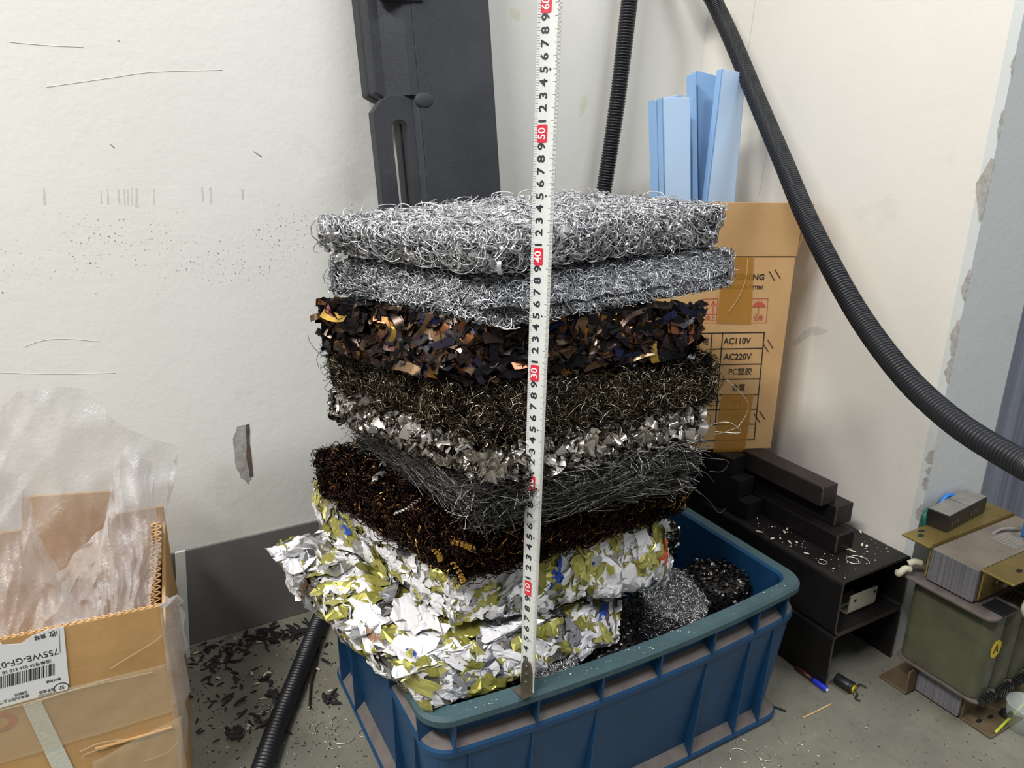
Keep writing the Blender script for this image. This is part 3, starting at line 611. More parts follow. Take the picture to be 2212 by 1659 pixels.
# ---------------------------------------------------------------- blue crate
X0, X1, Y0, Y1, HC = -.712, -.226, -.506, -.146, .2
def ring(inset, z, n=10, bul=.0):
    x0, x1, y0, y1 = X0+inset, X1-inset, Y0+inset, Y1-inset; rc = max(.004, .026-inset*.5); P = []
    for cx_, cy_, a0 in ((x1-rc, y0+rc, -90), (x1-rc, y1-rc, 0), (x0+rc, y1-rc, 90), (x0+rc, y0+rc, 180)):
        for k in range(n): a = math.radians(a0+90*k/(n-1)); P.append([cx_+rc*math.cos(a), cy_+rc*math.sin(a), z])
    Q = []
    for i in range(len(P)):                                    # refine long edges so they can bow outward
        a, c = np.array(P[i]), np.array(P[(i+1) % len(P)]); L = np.linalg.norm(c-a); k = 14 if L > .1 else 1
        for j in range(k): Q.append(a+(c-a)*j/k)
    Q = np.array(Q); t = np.clip((Q[:, 0]-X0)/(X1-X0), 0, 1); w_ = 4*t*(1-t)
    Q[:, 1] -= np.where(Q[:, 1] < (Y0+Y1)/2, .015*w_*min(1, z/.17+.15), 0); return Q
prof = [(.016, 0, 0), (.006, .001, 0), (.005, .008, 0), (.007, .011, 3), (.0175, .021, 3), (.0175, .023, 0), (.006, .148, 0), (.0035, .152, 0), (.003, .158, 0), (.0045, .161, 3), (.0165, .167, 3), (.0165, .170, 0), (.0145, .190, 0), (.001, .189, 1), (0, .1905, 1), (0, .1965, 1), (.003, .2, 1), (.0165, .2, 1), (.0195, .197, 0), (.036, .010, 0)]
rings = [ring(i, z) for i, z, m_ in prof]; n_ = len(rings[0]); V = np.concatenate(rings); F, mi = [], []
for k in range(len(rings)-1):
    i = np.arange(n_); j = (i+1) % n_; F.append(np.stack([k*n_+i, k*n_+j, (k+1)*n_+j, (k+1)*n_+i], 1)); mi += [(0, 1, 0, 2)[prof[k+1][2]] if prof[k+1][2] == prof[k][2] or prof[k+1][2] == 1 else 0]*n_
caps = [np.arange(n_)[None, ::-1], (np.arange(n_)+(len(rings)-1)*n_)[None]]
crate = empty('storage_crate', ((X0+X1)/2, (Y0+Y1)/2, 0), 'blue plastic crate on the floor carrying the stack of pressed scrap', 'crate')
npmesh('crate_body', V, F+caps, ['blue', 'blue_dusty', 'dust'], crate, smooth=False, midx=mi+[0, 0])
ybow = lambda x, z: -.015*4*((x-X0)/(X1-X0))*(1-(x-X0)/(X1-X0))*min(1, z/.17+.15)
def rib(p_out, p_in, z0, z1, w=.0022, tz=0):
    bm = bmesh.new(); bx(bm, (min(p_out[0], p_in[0])-(w/2 if p_out[0] == p_in[0] else 0), min(p_out[1], p_in[1])-(w/2 if p_out[1] == p_in[1] else 0), z0), (max(p_out[0], p_in[0])+(w/2 if p_out[0] == p_in[0] else 0), max(p_out[1], p_in[1])+(w/2 if p_out[1] == p_in[1] else 0), z1)); return bm
def rib_x(x, up):
    bm = bmesh.new()
    if up: pts = [(0.001, .189), (.016, .189), (.018, .162), (.002, .160)]
    else: pts = [(.0045, .155), (.010, .155), (.0205, .012), (.0055, .004)]
    lo = [bm.verts.new((x-.0011, Y0+i+ybow(x, z), z)) for i, z in pts]; hi = [bm.verts.new((x+.0011, Y0+i+ybow(x, z), z)) for i, z in pts]
    bm.faces.new(lo); bm.faces.new(list(reversed(hi)))
    for i in range(4): bm.faces.new((lo[i], hi[i], hi[(i+1) % 4], lo[(i+1) % 4]))
    bmo('rib', bm, 'blue', crate)
def rib_y(y, up, side):
    bm = bmesh.new(); pts = [(0.001, .189), (.016, .189), (.018, .162), (.002, .160)] if up else [(.0045, .155), (.010, .155), (.0205, .012), (.0055, .004)]
    X = (lambda i: X0+i) if side < 0 else (lambda i: X1-i)
    lo = [bm.verts.new((X(i), y-.0011, z)) for i, z in pts]; hi = [bm.verts.new((X(i), y+.0011, z)) for i, z in pts]
    bm.faces.new(lo); bm.faces.new(list(reversed(hi)))
    for i in range(4): bm.faces.new((lo[i], hi[i], hi[(i+1) % 4], lo[(i+1) % 4]))
    bmo('rib', bm, 'blue', crate)
for x in (-.685, -.602, -.53, -.457, -.382, -.312, -.262): rib_x(x, True)
for x in (-.670, -.605, -.532, -.386, -.316, -.275): rib_x(x, False)
for y in (-.478, -.40, -.325, -.25, -.18): rib_y(y, True, -1); rib_y(y, True, 1)
for y in (-.46, -.40, -.25, -.19): rib_y(y, False, -1); rib_y(y, False, 1)

# pressed pucks lying in the crate
def puck(name, cx_, cy_, z0, r, hgt, mat, core, label, n=700, kind='flake', tilt=(0, 0), fs=(.002, .006)):
    root = empty(name, (cx_, cy_, z0), label, 'scrap puck', 'pressed scrap pucks inside the blue crate')
    R = Matrix.Rotation(tilt[0], 3, 'X') @ Matrix.Rotation(tilt[1], 3, 'Y'); R = np.array(R)
    seg, P = 36, []
    for rr_, z in ((.0, 0), (r*.92, 0), (r, .004), (r*1.0, hgt*.5), (r, hgt-.004), (r*.92, hgt), (0, hgt)):
        for a in np.linspace(0, 2*PI, seg, endpoint=False): P.append([rr_*math.cos(a), rr_*math.sin(a), z])
    P = np.array(P); P = P*(1+.05*fold_noise(P, 130)[:, None]*np.array([1, 1, 0])); W = P@R.T+np.array([cx_, cy_, z0])
    i = np.arange(6)[:, None]*seg; j = np.arange(seg)[None]; k = (j+1) % seg; F = np.stack([i+j, i+k, i+seg+k, i+seg+j], -1).reshape(-1, 4)
    npmesh('pressed_core', W, F, core, root)
    a = rng.uniform(0, 2*PI, n); side = rng.random(n) < .62
    rad = np.where(side, r, r*np.sqrt(rng.random(n))); z = np.where(side, rng.uniform(0, hgt, n), hgt)
    p = np.stack([rad*np.cos(a), rad*np.sin(a), z], 1)
    nn = np.where(side[:, None], np.stack([np.cos(a), np.sin(a), 0*a], 1), np.array([[0, 0, 1.]]))
    tu = np.where(side[:, None], np.stack([-np.sin(a), np.cos(a), 0*a], 1), np.array([[1., 0, 0]])); tv = np.cross(nn, tu)
    if kind == 'flake': V, F = strands(p, axes_from(nn, tu, tv, .12, 1, 1), rng.uniform(fs[0], fs[1], n), .0002, rng.uniform(.10, .30, n), 5, 'ribbon', rng.uniform(.002, .005, n))
    else: V, F = strands(p, axes_from(nn, tu, tv, 1, .6, .6), rng.uniform(.002, .006, n), .0003, rng.uniform(.4, .9, n), 9, 'tube', rng.uniform(.0003, .0006, n))
    tag(npmesh('flake_surface', V@R.T+np.array([cx_, cy_, z0]), F, mat, root), kind='stuff'); return root
puck('scrap_puck', -.287, -.420, .137, .0385, .038, 'puck_dark', 'dark_core', 'dark sparkling round puck in the right corner of the crate near the rim', 1300)
puck('scrap_puck', -.290, -.422, .097, .040, .041, 'puck_mixed', 'dark_core', 'dark puck with pale flakes lying under the corner puck', 1100, fs=(.003, .008))
puck('scrap_puck', -.368, -.412, .134, .042, .046, 'puck_silver', 'al_core', 'bright silver puck of fine curled wire at the right end of the foil bale', 2600, 'curl', (.3, .12))
puck('scrap_puck', -.352, -.352, .178, .039, .052, 'puck_mixed', 'dark_core', 'grey chip puck standing behind the fine wire puck, beside the upper foil bale', 1300, tilt=(.05, .1))
puck('scrap_puck', -.330, -.440, .098, .030, .044, 'puck_silver', 'dark_core', 'small loose puck of silvery chips between wire puck and crate rim', 900, fs=(.003, .008))
puck('scrap_puck', -.468, -.450, .118, .036, .046, 'puck_dark', 'dark_core', 'black puck by the front rim between wire puck and flat silver puck', 1000)
puck('scrap_puck', -.562, -.452, .138, .038, .046, 'puck_silver', 'al_core', 'flat silver fine wire puck by the front rim beside the steel rule tape', 2600, 'curl')
puck('scrap_puck', -.628, -.456, .136, .028, .042, 'puck_dark', 'dark_core', 'black puck squeezed below the foil bale behind the tape hook', 800)
puck('scrap_puck', -.60, -.28, .012, .05, .12, 'puck_dark', 'dark_core', 'dark puck low in the crate under the foil bale', 200)
puck('scrap_puck', -.36, -.36, .012, .06, .085, 'puck_dark', 'dark_core', 'broad dark puck at the bottom of the crate under the silver pucks', 300)

# ---------------------------------------------------------------- steel rule tape
TB = np.array([-.6112, -.5088, .2005]); TT = np.array([-.560, -.4367, .7935]); TD = TT-TB; TL = np.linalg.norm(TD); TD /= TL
def tmap(s, w, n=0.0):
    s, w, n = (np.asarray(q, float) for q in (s, w, n)); u = np.clip(s/.6, 0, 1.1)
    yaw = np.radians(56-30*u); Wd = rr*np.cos(yaw)[..., None]-hh*np.sin(yaw)[..., None]; Wd = Wd-TD*np.sum(Wd*TD, -1, keepdims=True); Wd = unit(Wd)
    N = np.cross(TD, Wd); N = np.where(np.sum(N*hh, -1, keepdims=True) > 0, -N, N)
    cv = -.0022*(w/.0105)**2*(.25+.75*u)*(-1)
    return TB+TD*s[..., None]+Wd*w[..., None]+N*(n+cv)[..., None]
tape = empty('steel_tape_measure', TB, 'white steel tape measure blade standing upright on the crate rim against the stack', 'tape measure')
s_, w_ = np.meshgrid(np.linspace(.002, .80, 110), np.linspace(-.0105, .0105, 9), indexing='ij')
Vf = tmap(s_, w_, 0).reshape(-1, 3); Vb = tmap(s_, w_, -.0004).reshape(-1, 3)
i, j = np.meshgrid(np.arange(109), np.arange(8), indexing='ij'); q = (i*9+j).ravel(); Fq = np.stack([q, q+1, q+10, q+9], 1)
npmesh('tape_blade', np.concatenate([Vf, Vb]), [Fq, Fq[:, ::-1]+len(Vf)], 'tape_w', tape)
V, F, o = [], [], 0
def tq(s0, s1, w0, w1, n=.00015, k=3):
    global o
    ss, ww = np.meshgrid(np.linspace(s0, s1, 2), np.linspace(w0, w1, k), indexing='ij'); V.append(tmap(ss, ww, n).reshape(-1, 3))
    for a in range(k-1): F.append([o+a, o+a+1, o+k+a+1, o+k+a])
    o += 2*k
for mm in range(4, 796):
    L = .0034 if mm % 10 else .0062
    if mm % 10 == 5: L = .0045
    tq(mm/1000-.00012, mm/1000+.00012, .0103-L, .0103)
    if mm % 2 == 0: tq(mm/1000-.0001, mm/1000+.0001, -.0103, -.0103+(.0022 if mm % 10 else .0032))
npmesh('tick_marks', np.concatenate(V), np.array(F), 'ink', tape, smooth=False)
def ttext(txt, s0, w0, size, mat, name, n=.0003, sx=1.0, bold=.00012):
    me = text_geo(txt, size, None, None, name, mat, sx=sx, bold=bold, mapf=True)
    co_ = np.empty(len(me.vertices)*3, np.float32); me.vertices.foreach_get('co', co_); co_ = co_.reshape(-1, 3)
    P = tmap(s0+co_[:, 0], w0-co_[:, 1], np.full(len(co_), n)); me.vertices.foreach_set('co', P.astype(np.float32).ravel()); me.update()
    return link(name, me, mat, tape)
for cm in range(1, 79):
    s0 = cm/100
    if cm % 10 == 0:
        V, F, o = [], [], 0
        a, bb, rc = .0072, .0044, .0014; poly = []
        for sx_, sy_, a0 in ((1, 1, 0), (-1, 1, 90), (-1, -1, 180), (1, -1, 270)):
            for k in range(5): t = math.radians(a0+22.5*k); poly.append((sx_*(a-rc)+rc*math.cos(t), sy_*(bb-rc)+rc*math.sin(t)))
        poly = np.array(poly); P = tmap(s0+poly[:, 0], -.0036+poly[:, 1], np.full(len(poly), .0002)); cpt = tmap(np.array([s0]), np.array([-.0036]), np.array([.0002]))
        npmesh('red_mark', np.concatenate([P, cpt]), np.array([[k, (k+1) % 20, 20] for k in range(20)]), 'tape_red', tape, smooth=False)
        ttext(str(cm), s0, -.0038, .0088, 'white', 'numeral', .0005, 1.1)
    else: ttext(str(cm % 10), s0, -.0036, .0090, 'numeral_ink', 'numeral', .0003, 1.3, .00022)
    if cm % 10 == 5:
        P = tmap(np.array([s0-.0012, s0+.0012, s0]), np.array([.0008, .0008, .0030]), np.full(3, .0003)); npmesh('pointer_mark', P, np.array([[0, 1, 2]]), 'ink', tape, smooth=False)
ttext('5m', .0265, .0042, .0042, 'tape_red', 'numeral', .0003, 1.0, .00005)
bm = bmesh.new()
Wd0 = (tmap(np.array([.01]), np.array([.0105]))-tmap(np.array([.01]), np.array([-.0105])))[0]; Wd0 = Vector(Wd0).normalized(); N0 = Vector(TD).cross(Wd0); N0 = N0 if N0.dot(Vector(hh)) < 0 else -N0
Th = frame(Vector(TB)+N0*.0012, Wd0, Vector(TD), N0)
prism(bm, [(-.0085, 0), (.0085, 0), (.0078, .022), (.004, .030), (-.004, .030), (-.0078, .022)], 0, .0009, Th)
bx(bm, (-.0095, -.0012, -.001), (.0095, .0, .0105), Th)
for v_ in (.008, .0165, .024): cyl(bm, Th @ Vector((0, v_, .0005)), Th @ Vector((0, v_, .0022)), .0022, .0016, 12)
bmo('end_hook', bm, 'hook', tape, bevel=.0003)

# ---------------------------------------------------------------- black moulded case leaning on the wall
def case():
    pbl = oy(797, 60, -.062); pbl2 = oy(812, 232, -.062)
    top = oy(787, 0, -.060); bot = oy(838, 480, -.078)
    ax = unit(top-bot); org = bot-ax*(bot[2]/ax[2])                    # bottom left front corner on the floor
    org = org+np.array([0, -.0, .0]); wx = np.array([1, 0, 0])-ax*ax[0]; wx = unit(wx); nz = np.cross(wx, ax); nz = nz if nz[1] < 0 else -nz
    W_ = .163; T_ = frame(org, wx, ax, nz)                             # local: x across, y along, z toward the room
    root = empty('tool_case', (org[0]+.07, org[1]+.03, 0), 'long black moulded plastic case leaning on the white wall behind the stack', 'case')
    L = 1.02
    pl = lambda x, y, z=-.01: np.array((T_.inverted() @ Vector(oy_plane(x, y, T_))))
    a0 = pl(800, 232)[1]; a1 = pl(838, 476)[1]; nx = .0385
    outline = lambda e: [(e, .004), (W_-e, .004), (W_-e, L-.004), (e, L-.004), (e, a0+.016), (nx-.004+e, a0-.002), (nx+e, a0-.02), (nx+e, a1+.0), (nx-.004+e, a1-.026), (e, a1-.05)]
    bm = bmesh.new(); prism(bm, outline(0), -.050, -.026, T_); bmo('back_shell', bm, 'case', root, bevel=.003)
    bm = bmesh.new(); prism(bm, outline(.0012), -.025, -.003, T_); bmo('front_shell', bm, 'case', root, bevel=.003)
    T2 = T_ @ Matrix(((1, 0, 0, 0), (0, 0, 1, 0), (0, 1, 0, 0), (0, 0, 0, 1)))
    bm = bmesh.new(); prism(bm, [(.0535, -.004), (.0535, .0130), (W_-.005, .0130), (W_-.0015, .008), (W_-.0015, -.004)], .008, L-.008, T2); bmo('raised_panel', bm, 'case', root, bevel=.0015)
    bm = bmesh.new(); prism(bm, [(.014, -.004), (.017, -.0025), (.043, .0110), (.0536, .0128), (.0536, -.004)], a0+.012, L-.008, T2); bmo('bevelled_edge', bm, 'case', root, bevel=.0015)
    bm = bmesh.new(); prism(bm, [(.0385, -.004), (.0400, .000), (.0490, .0100), (.0536, .0128), (.0536, -.004)], .008, a0+.016, T2); bmo('bevelled_edge', bm, 'case', root, bevel=.0015)
    # carrying handle: a flat loop proud of the long edge, with a rounded slot
    xo = -.007
    bm = bmesh.new(); outer = [(.046, a0+.012), (.016, a0+.013), (.006, a0+.008), (xo, a0-.006), (xo, a1), (.004, a1-.02), (.046, a1-.024)]
    sl = []
    for cx_, cy_, s0 in ((.0260, a0-.026, 0), (.0265, a1+.006, 180)):
        for k in range(7): t = math.radians(s0+30*k); sl.append((cx_+.0105*math.cos(t), cy_+.0105*math.sin(t)))
    import mathutils
    pts3 = [[Vector((u, v, 0)) for u, v in outer], [Vector((u, v, 0)) for u, v in sl]]
    tris = mathutils.geometry.tessellate_polygon(pts3); allp = outer+sl; no = len(outer)
    lo = [bm.verts.new(T_ @ Vector((u, v, -.010))) for u, v in allp]; hi = [bm.verts.new(T_ @ Vector((u, v, .007))) for u, v in allp]
    for t in tris:
        for arr in (lo, hi):
            try: bm.faces.new([arr[i_] for i_ in t])
            except ValueError: pass
    for r_ in (range(no), range(no, len(allp))):
        r_ = list(r_)
        for k in range(len(r_)):
            i_, j_ = r_[k], r_[(k+1) % len(r_)]; bm.faces.new((lo[i_], lo[j_], hi[j_], hi[i_]))
    bmo('carry_handle', bm, 'case', root, bevel=.0022)
    # rounded boss at the top of the handle recess
    bm = bmesh.new(); bmesh.ops.create_uvsphere(bm, u_segments=24, v_segments=12, radius=1, matrix=T_ @ Matrix.Translation((.060, a0+.006, .0118)) @ Matrix.Diagonal((.013, .010, .0032, 1))); bmo('thumb_boss', bm, 'case', root, smooth=True)
    yt = pl(860, 4)[1]
    bm = bmesh.new(); bx(bm, (.016, yt-.002, .002), (.070, yt+.05, .0165), T_); bmo('latch', bm, 'case', root, bevel=.003)
    return root
def oy_plane(x, y, T_):
    o_ = np.array(T_.translation); n_v = np.array(T_.to_3x3().col[2]); d = ray(x, y); return CAM+d*(((o_-CAM)@n_v)/(d@n_v))
case()

# ---------------------------------------------------------------- corrugated hoses
def hose(pts, label, pitch=.0036, name='corrugated_hose', R=.0122):
    P, s = resample(catmull(pts, 40), pitch/7); ph = (s/pitch) % 1
    r = R-.0021*np.clip((np.abs(ph-.5)-.24)/.14, 0, 1)
    V, F = tube(P, r, 22); return tag(npmesh(name, V, F, 'rubber', None, (P[-1][0], P[-1][1], min(P[:, 2])-R)), label, 'hose')
hose([np.array([-.130, -.030, 1.75]), np.array([-.140, -.030, 1.30]), oy(1374, -120, -.030), oy(1360, 0, -.030), oy(1332, 230, -.034), oy(1297, 455, -.040), oy(1262, 640, -.050), oy(1240, 760, -.056), np.array([-.2445, -.060, .16]), np.array([-.2520, -.066, .0135])], 'narrow black corrugated hose hanging upright behind the top of the stack', .0040)
hose([np.array([-.088, -.028, 1.75]), np.array([-.088, -.028, 1.30]), oy(1468, -150, -.030), oy(1541, 0, -.066), od(1583, 90, 1.07), od(1636, 218, 1.01), od(1690, 345, .945), od(1737, 458, .895), od(1790, 565, .85), od(1850, 672, .81), od(1915, 765, .765), od(1985, 845, .725), od(2080, 925, .675), od(2212, 1005, .62), od(2400, 1110, .55), np.array([-.20, -.95, .25]), np.array([-.06, -1.05, .09]), np.array([.10, -1.06, .0135]), np.array([.35, -1.02, .0135])], 'black corrugated hose curving down in front of the right wall past the cardboard box')
hose([oz(705, 1310, .0125), oz(688, 1345, .0125), oz(655, 1428, .0125), oz(628, 1495, .0125), oz(600, 1562, .0125), oz(566, 1659, .0125), oz(520, 1790, .0125)], 'black corrugated hose lying on the floor left of the blue crate', .0052)

# ---------------------------------------------------------------- steel channels and bars
TZ = .165; TX0, TX1, TY0, TY1 = -.143, -.004, -.494, -.006
def channel(z0, z1, label, bottom):
    root = empty('steel_channel', ((TX0+TX1)/2, (TY0+TY1)/2, z0), label, 'steel channel', 'stacked steel channels by the wall')
    t = .0035; rc = .009; hgt = z1-z0; P = []
    def arc(cx_, cz_, r_, a0, a1): return [(cx_+r_*math.cos(math.radians(a)), cz_+r_*math.sin(math.radians(a))) for a in np.linspace(a0, a1, 6)]
    if bottom:
        outer = arc(TX1-rc, z1-rc, rc, 0, 90)+arc(TX0+rc, z1-rc, rc, 90, 180)+arc(TX0+rc, z0+rc, rc, 180, 270)+arc(TX1-rc, z0+rc, rc, 270, 360)
        inner = arc(TX1-rc, z1-rc, rc-t, 0, 90)+arc(TX0+rc, z1-rc, rc-t, 90, 180)+arc(TX0+rc, z0+rc, rc-t, 180, 270)+arc(TX1-rc, z0+rc, rc-t, 270, 360); closed = True
    else:
        outer = [(TX1, z0)]+arc(TX1-rc, z1-rc, rc, 0, 90)+arc(TX0+rc, z1-rc, rc, 90, 180)+[(TX0, z0)]
        inner = [(TX1-t, z0)]+arc(TX1-rc, z1-rc, rc-t, 0, 90)+arc(TX0+rc, z1-rc, rc-t, 90, 180)+[(TX0+t, z0)]; closed = False
    n = len(outer); V = []
    for y in (TY0, TY1):
        for x, z in outer: V.append((x, y, z))
        for x, z in inner: V.append((x, y, z))
    F, mi = [], []
    for k in range(n if closed else n-1):
        l = (k+1) % n
        F += [(k, l, 2*n+l, 2*n+k), (n+k, 3*n+k, 3*n+l, n+l), (k, n+k, n+l, l), (2*n+k, 2*n+l, 3*n+l, 3*n+k)]; mi += [0, 0, 1, 0]
    if not closed:
        for k in (0, n-1): F.append((k, 2*n+k, 3*n+k, n+k)); mi.append(0)
    npmesh('channel_body', V, np.array(F), ['steel_dark', 'steel_edge'], root, smooth=False, midx=mi); return root
channel(.0, .0825, 'lower black steel channel resting on the floor beside the crate', False)
channel(.0825, TZ, 'upper black steel box channel with a white plate inside its open end', True)
def bar(x0, x1, z0, z1, yf, label, mat='bar_top'):
    bm = bmesh.new(); bx(bm, (x0, yf, z0), (x1, -.012, z1))
    o_ = bmo('steel_bar', bm, mat, None, ((x0+x1)/2, yf/2, z0), bevel=.0018); tag(o_, label, 'steel bar', 'black steel bars stacked on the channel')
    bm = bmesh.new(); bx(bm, (x0-.0004, yf-.0004, z0+.002), (x0+.0022, yf+.0022, z1-.001)); bmo('worn_corner', bm, 'steel_edge', o_, bevel=.0008)['label'] = 'bright worn corner'; return o_
bar(-.097, -.062, TZ, .1925, -.445, 'bottom black square steel bar lying on the upper channel', 'steel_dark')
bar(-.080, -.045, .1925, .2215, -.425, 'middle black square steel bar of the three stacked by the wall', 'steel_dark')
bar(-.0985, -.068, .2215, .2505, -.413, 'top black steel bar with a rusty worn upper face')
for k, (z0, lab) in enumerate(((TZ, 'lowest curved black rubber strip behind the crate'), (.193, 'middle curved black rubber strip behind the crate'), (.221, 'upper curved black rubber strip below the cardboard box'))):
    P = catmull([(-.30+.01*k, -.118, z0+.0135), (-.24, -.122, z0+.0135), (-.185, -.135, z0+.0135), (-.146+.002*k, -.175, z0+.0135), (-.126, -.235, z0+.0135), (-.118, -.32+.02*k, z0+.0135)], 10)
    Tt = unit(np.gradient(P, axis=0)); N = np.stack([-Tt[:, 1], Tt[:, 0], 0*Tt[:, 0]], 1); w2, h2 = .016, .0132
    V = np.stack([P+N*w2-zz*h2, P-N*w2-zz*h2, P-N*w2+zz*h2, P+N*w2+zz*h2], 1).reshape(-1, 3); n = len(P); i = np.arange(n-1)[:, None]*4; j = np.arange(4)[None]; k2 = (j+1) % 4
    F = np.stack([i+j, i+k2, i+4+k2, i+4+j], -1).reshape(-1, 4)
    tag(npmesh('rubber_strip', V, [F, np.array([[3, 2, 1, 0]]), np.array([[0, 1, 2, 3]])+(n-1)*4], 'steel_dark', None, (-.16, -.18, z0), smooth=False), lab, 'rubber strip', 'curved rubber strips stacked behind the crate')
# white plate inside the upper channel
root = empty('mounting_plate', (-.075, -.462, .0865), 'ivory plastic plate with screw holes inside the open steel channel', 'plate')
c_ = [oy(1826, 1272, -.472), oy(1888, 1258, -.472), oy(1884, 1298, -.472), oy(1832, 1316, -.472)]
bm = bmesh.new()
xa, xb, za, zb = -.093, -.038, .0905, .1165
T2 = Matrix(((0, 0, 1, 0), (1, 0, 0, 0), (0, 1, 0, 0), (0, 0, 0, 1)))   # section in y,z extruded along x
sec = [(-.476, .1165), (-.476, .0945)]+[(-.470+.006*math.cos(t), .0925+.006*math.sin(t)) for t in np.linspace(PI, 1.5*PI, 6)]+[(-.440, .0865), (-.440, .0887)]+[(-.4695+.004*math.cos(t), .0927+.004*math.sin(t)) for t in np.linspace(1.5*PI, PI, 6)]+[(-.4735, .1165)]
prism(bm, sec, xa, xb, T2); bmo('plate_body', bm, 'offwhite', root, bevel=.0006)
for x, z in ((-.083, .108), (-.044, .1095)):
    bm = bmesh.new(); cyl(bm, (x, -.4766, z), (x, -.4740, z), .0022, None, 14); bmo('screw_hole', bm, 'black_p', root)

# ---------------------------------------------------------------- cardboard box standing on the bars
pB = np.array([-.0585, -.284, .2512]); a24 = math.radians(24); Wv = np.array([math.cos(a24), -math.sin(a24), 0]); Nb = -np.array([math.sin(a24), math.cos(a24), 0])
TBX = frame(pB, Wv, (0, 0, 1), Nb)          # local x right (0 at the right edge), y up, z toward the room
def lb(x, y):
    d = ray(x, y); p = CAM+d*(((pB-CAM)@Nb)/(d@Nb)); return ((p-pB)@Wv, p[2]-pB[2])
WB, DB, HB = .222, .088, .290
box = empty('cardboard_box', pB+Wv*(-WB/2)-Nb*DB/2, 'brown printed cardboard box standing upright on the black bars in the corner', 'box')
bm = bmesh.new(); t = .003
for a, c in (((-WB, 0, -t), (0, HB, 0)), ((-WB, 0, -DB), (0, HB, -DB+t)), ((-WB, 0, -DB+t), (-WB+t, HB, -t)), ((-t, 0, -DB+t), (0, HB, -t)), ((-WB+t, 0, -DB+t), (-t, t, -t))): bx(bm, a, c, TBX)
bmo('box_body', bm, 'card', box, bevel=.0008)
fl = [lb(1704, 556), lb(1400, 553), lb(1393, 430), lb(1724, 441)]
bm = bmesh.new(); hf = .078
for (x0, y0, z0), (x1, y1, z1), dz in ():
    pass
def flap(corners, name):
    bm = bmesh.new(); lo = [bm.verts.new(TBX @ Vector(p)) for p in corners]; n = (Vector(corners[1])-Vector(corners[0])).cross(Vector(corners[3])-Vector(corners[0])).normalized()*.003
    hi = [bm.verts.new(TBX @ (Vector(p)+n)) for p in corners]; bm.faces.new(lo); bm.faces.new(list(reversed(hi)))
    for i_ in range(4): bm.faces.new((lo[i_], hi[i_], hi[(i_+1) % 4], lo[(i_+1) % 4]))
    return bmo(name, bm, 'card', box)
flap([(-WB, HB, -.0015), (0, HB, -.0015), (.0, HB+.072, .004), (-WB, HB+.072, .004)], 'front_flap')
flap([(.0005, HB, -.004), (.0005, HB, -DB), (.024, HB+.066, -DB-.008), (.013, HB+.071, .003)], 'side_flap')
flap([(-WB, HB, -.004), (-WB, HB, -DB), (-WB-.012, HB+.064, -DB), (-WB-.006, HB+.068, -.002)], 'side_flap')
def facequad(name, pts, mat, z=.0004, parent=box, T=TBX, thick=.0003):
    bm = bmesh.new(); prism(bm, pts, z-thick, z, T); return bmo(name, bm, mat, parent)
LB = lambda *L: [lb(x, y) for x, y in L]
facequad('packing_tape', LB((1562, 556), (1628, 556), (1622, 700), (1548, 698)), 'browntape', .0010)
facequad('packing_tape', LB((1560, 852), (1628, 852), (1608, 975), (1540, 977)), 'browntape', .0010)
facequad('packing_tape', LB((1455, 436), (1514, 436), (1512, 456), (1452, 456)), 'browntape', .0085)
facequad('packing_tape', LB((1728, 442), (1740, 446), (1736, 464), (1727, 460)), 'browntape', .0075)
tapeln = tube_obj('tape_crease', [np.array(TBX @ Vector((*lb(x, y), .0013))) for x, y in ((1614, 560), (1611, 600), (1596, 640), (1572, 676))], .0005, 'card_edge', box)
def btext(s, x, y, hpx, mat, sx=1., bold=.0, name='printed_text', z=.0004, align='CENTER', rot=0.):
    u, v = lb(x, y); sz = hpx/1600*.955*1.36; bold = bold
    return text_geo(s, sz, TBX @ Matrix.Translation((u, v, z)) @ Matrix.Rotation(rot, 4, 'Z'), box, name, mat, .0001, align, sx, bold)
btext('NGSHENG', 1611, 599, 14, 'ink', 1.0, .00028)
btext('ILLUMINATION SYSTEMS', 1604, 621.5, 9, 'ink', .74, .00008)
btext('AC110V', 1592, 737, 16, 'ink', .88, .00022); btext('AC220V', 1593, 771, 16, 'ink', .9, .00022)
btext('PC塑胶', 1599, 803, 15, 'ink', .9, .0); btext('金属', 1595, 838, 15, 'ink', .85, .0)
btext('Ø4', 1591, 870, 13, 'pen', .9, .0); btext('Ø6', 1588, 901, 13, 'pen', .9, .0)
btext('电', 1524, 738, 15, 'ink', .8, .0); btext('压', 1522, 771, 15, 'ink', .8, .0)
btext('向上', 1534, 688, 11, 'redink', .8, .0); btext('怕雨', 1637, 688, 11, 'redink', .8, .0)
def bline(L, w, mat, name='printed_line', z=.0004):
    bm = bmesh.new(); P = [Vector(lb(x, y)) for x, y in L]
    for a, c in zip(P[:-1], P[1:]):
        d = (c-a).normalized(); n = Vector((-d.y, d.x))*w/2; a = a-d*w/2; c = c+d*w/2
        prism(bm, [tuple(a-n), tuple(c-n), tuple(c+n), tuple(a+n)], z-.0003, z, TBX)
    return bmo(name, bm, mat, box)
lw = .0015
bline([(1512, 720), (1651, 718), (1629, 949), (1494, 953), (1512, 720)], lw, 'ink', 'printed_table')
for ya, yb, xl, xr in ((754, 752, 1536, 1648), (788, 786, 1509, 1645), (820, 818, 1506, 1642), (853, 852, 1503, 1638), (885, 884, 1500, 1635), (917, 916, 1498, 1632)): bline([(xl, ya), (xr, yb)], lw, 'ink', 'printed_table')
bline([(1538, 720), (1532, 800)], lw, 'ink', 'printed_table'); bline([(1561, 719), (1545, 918)], lw, 'ink', 'printed_table')
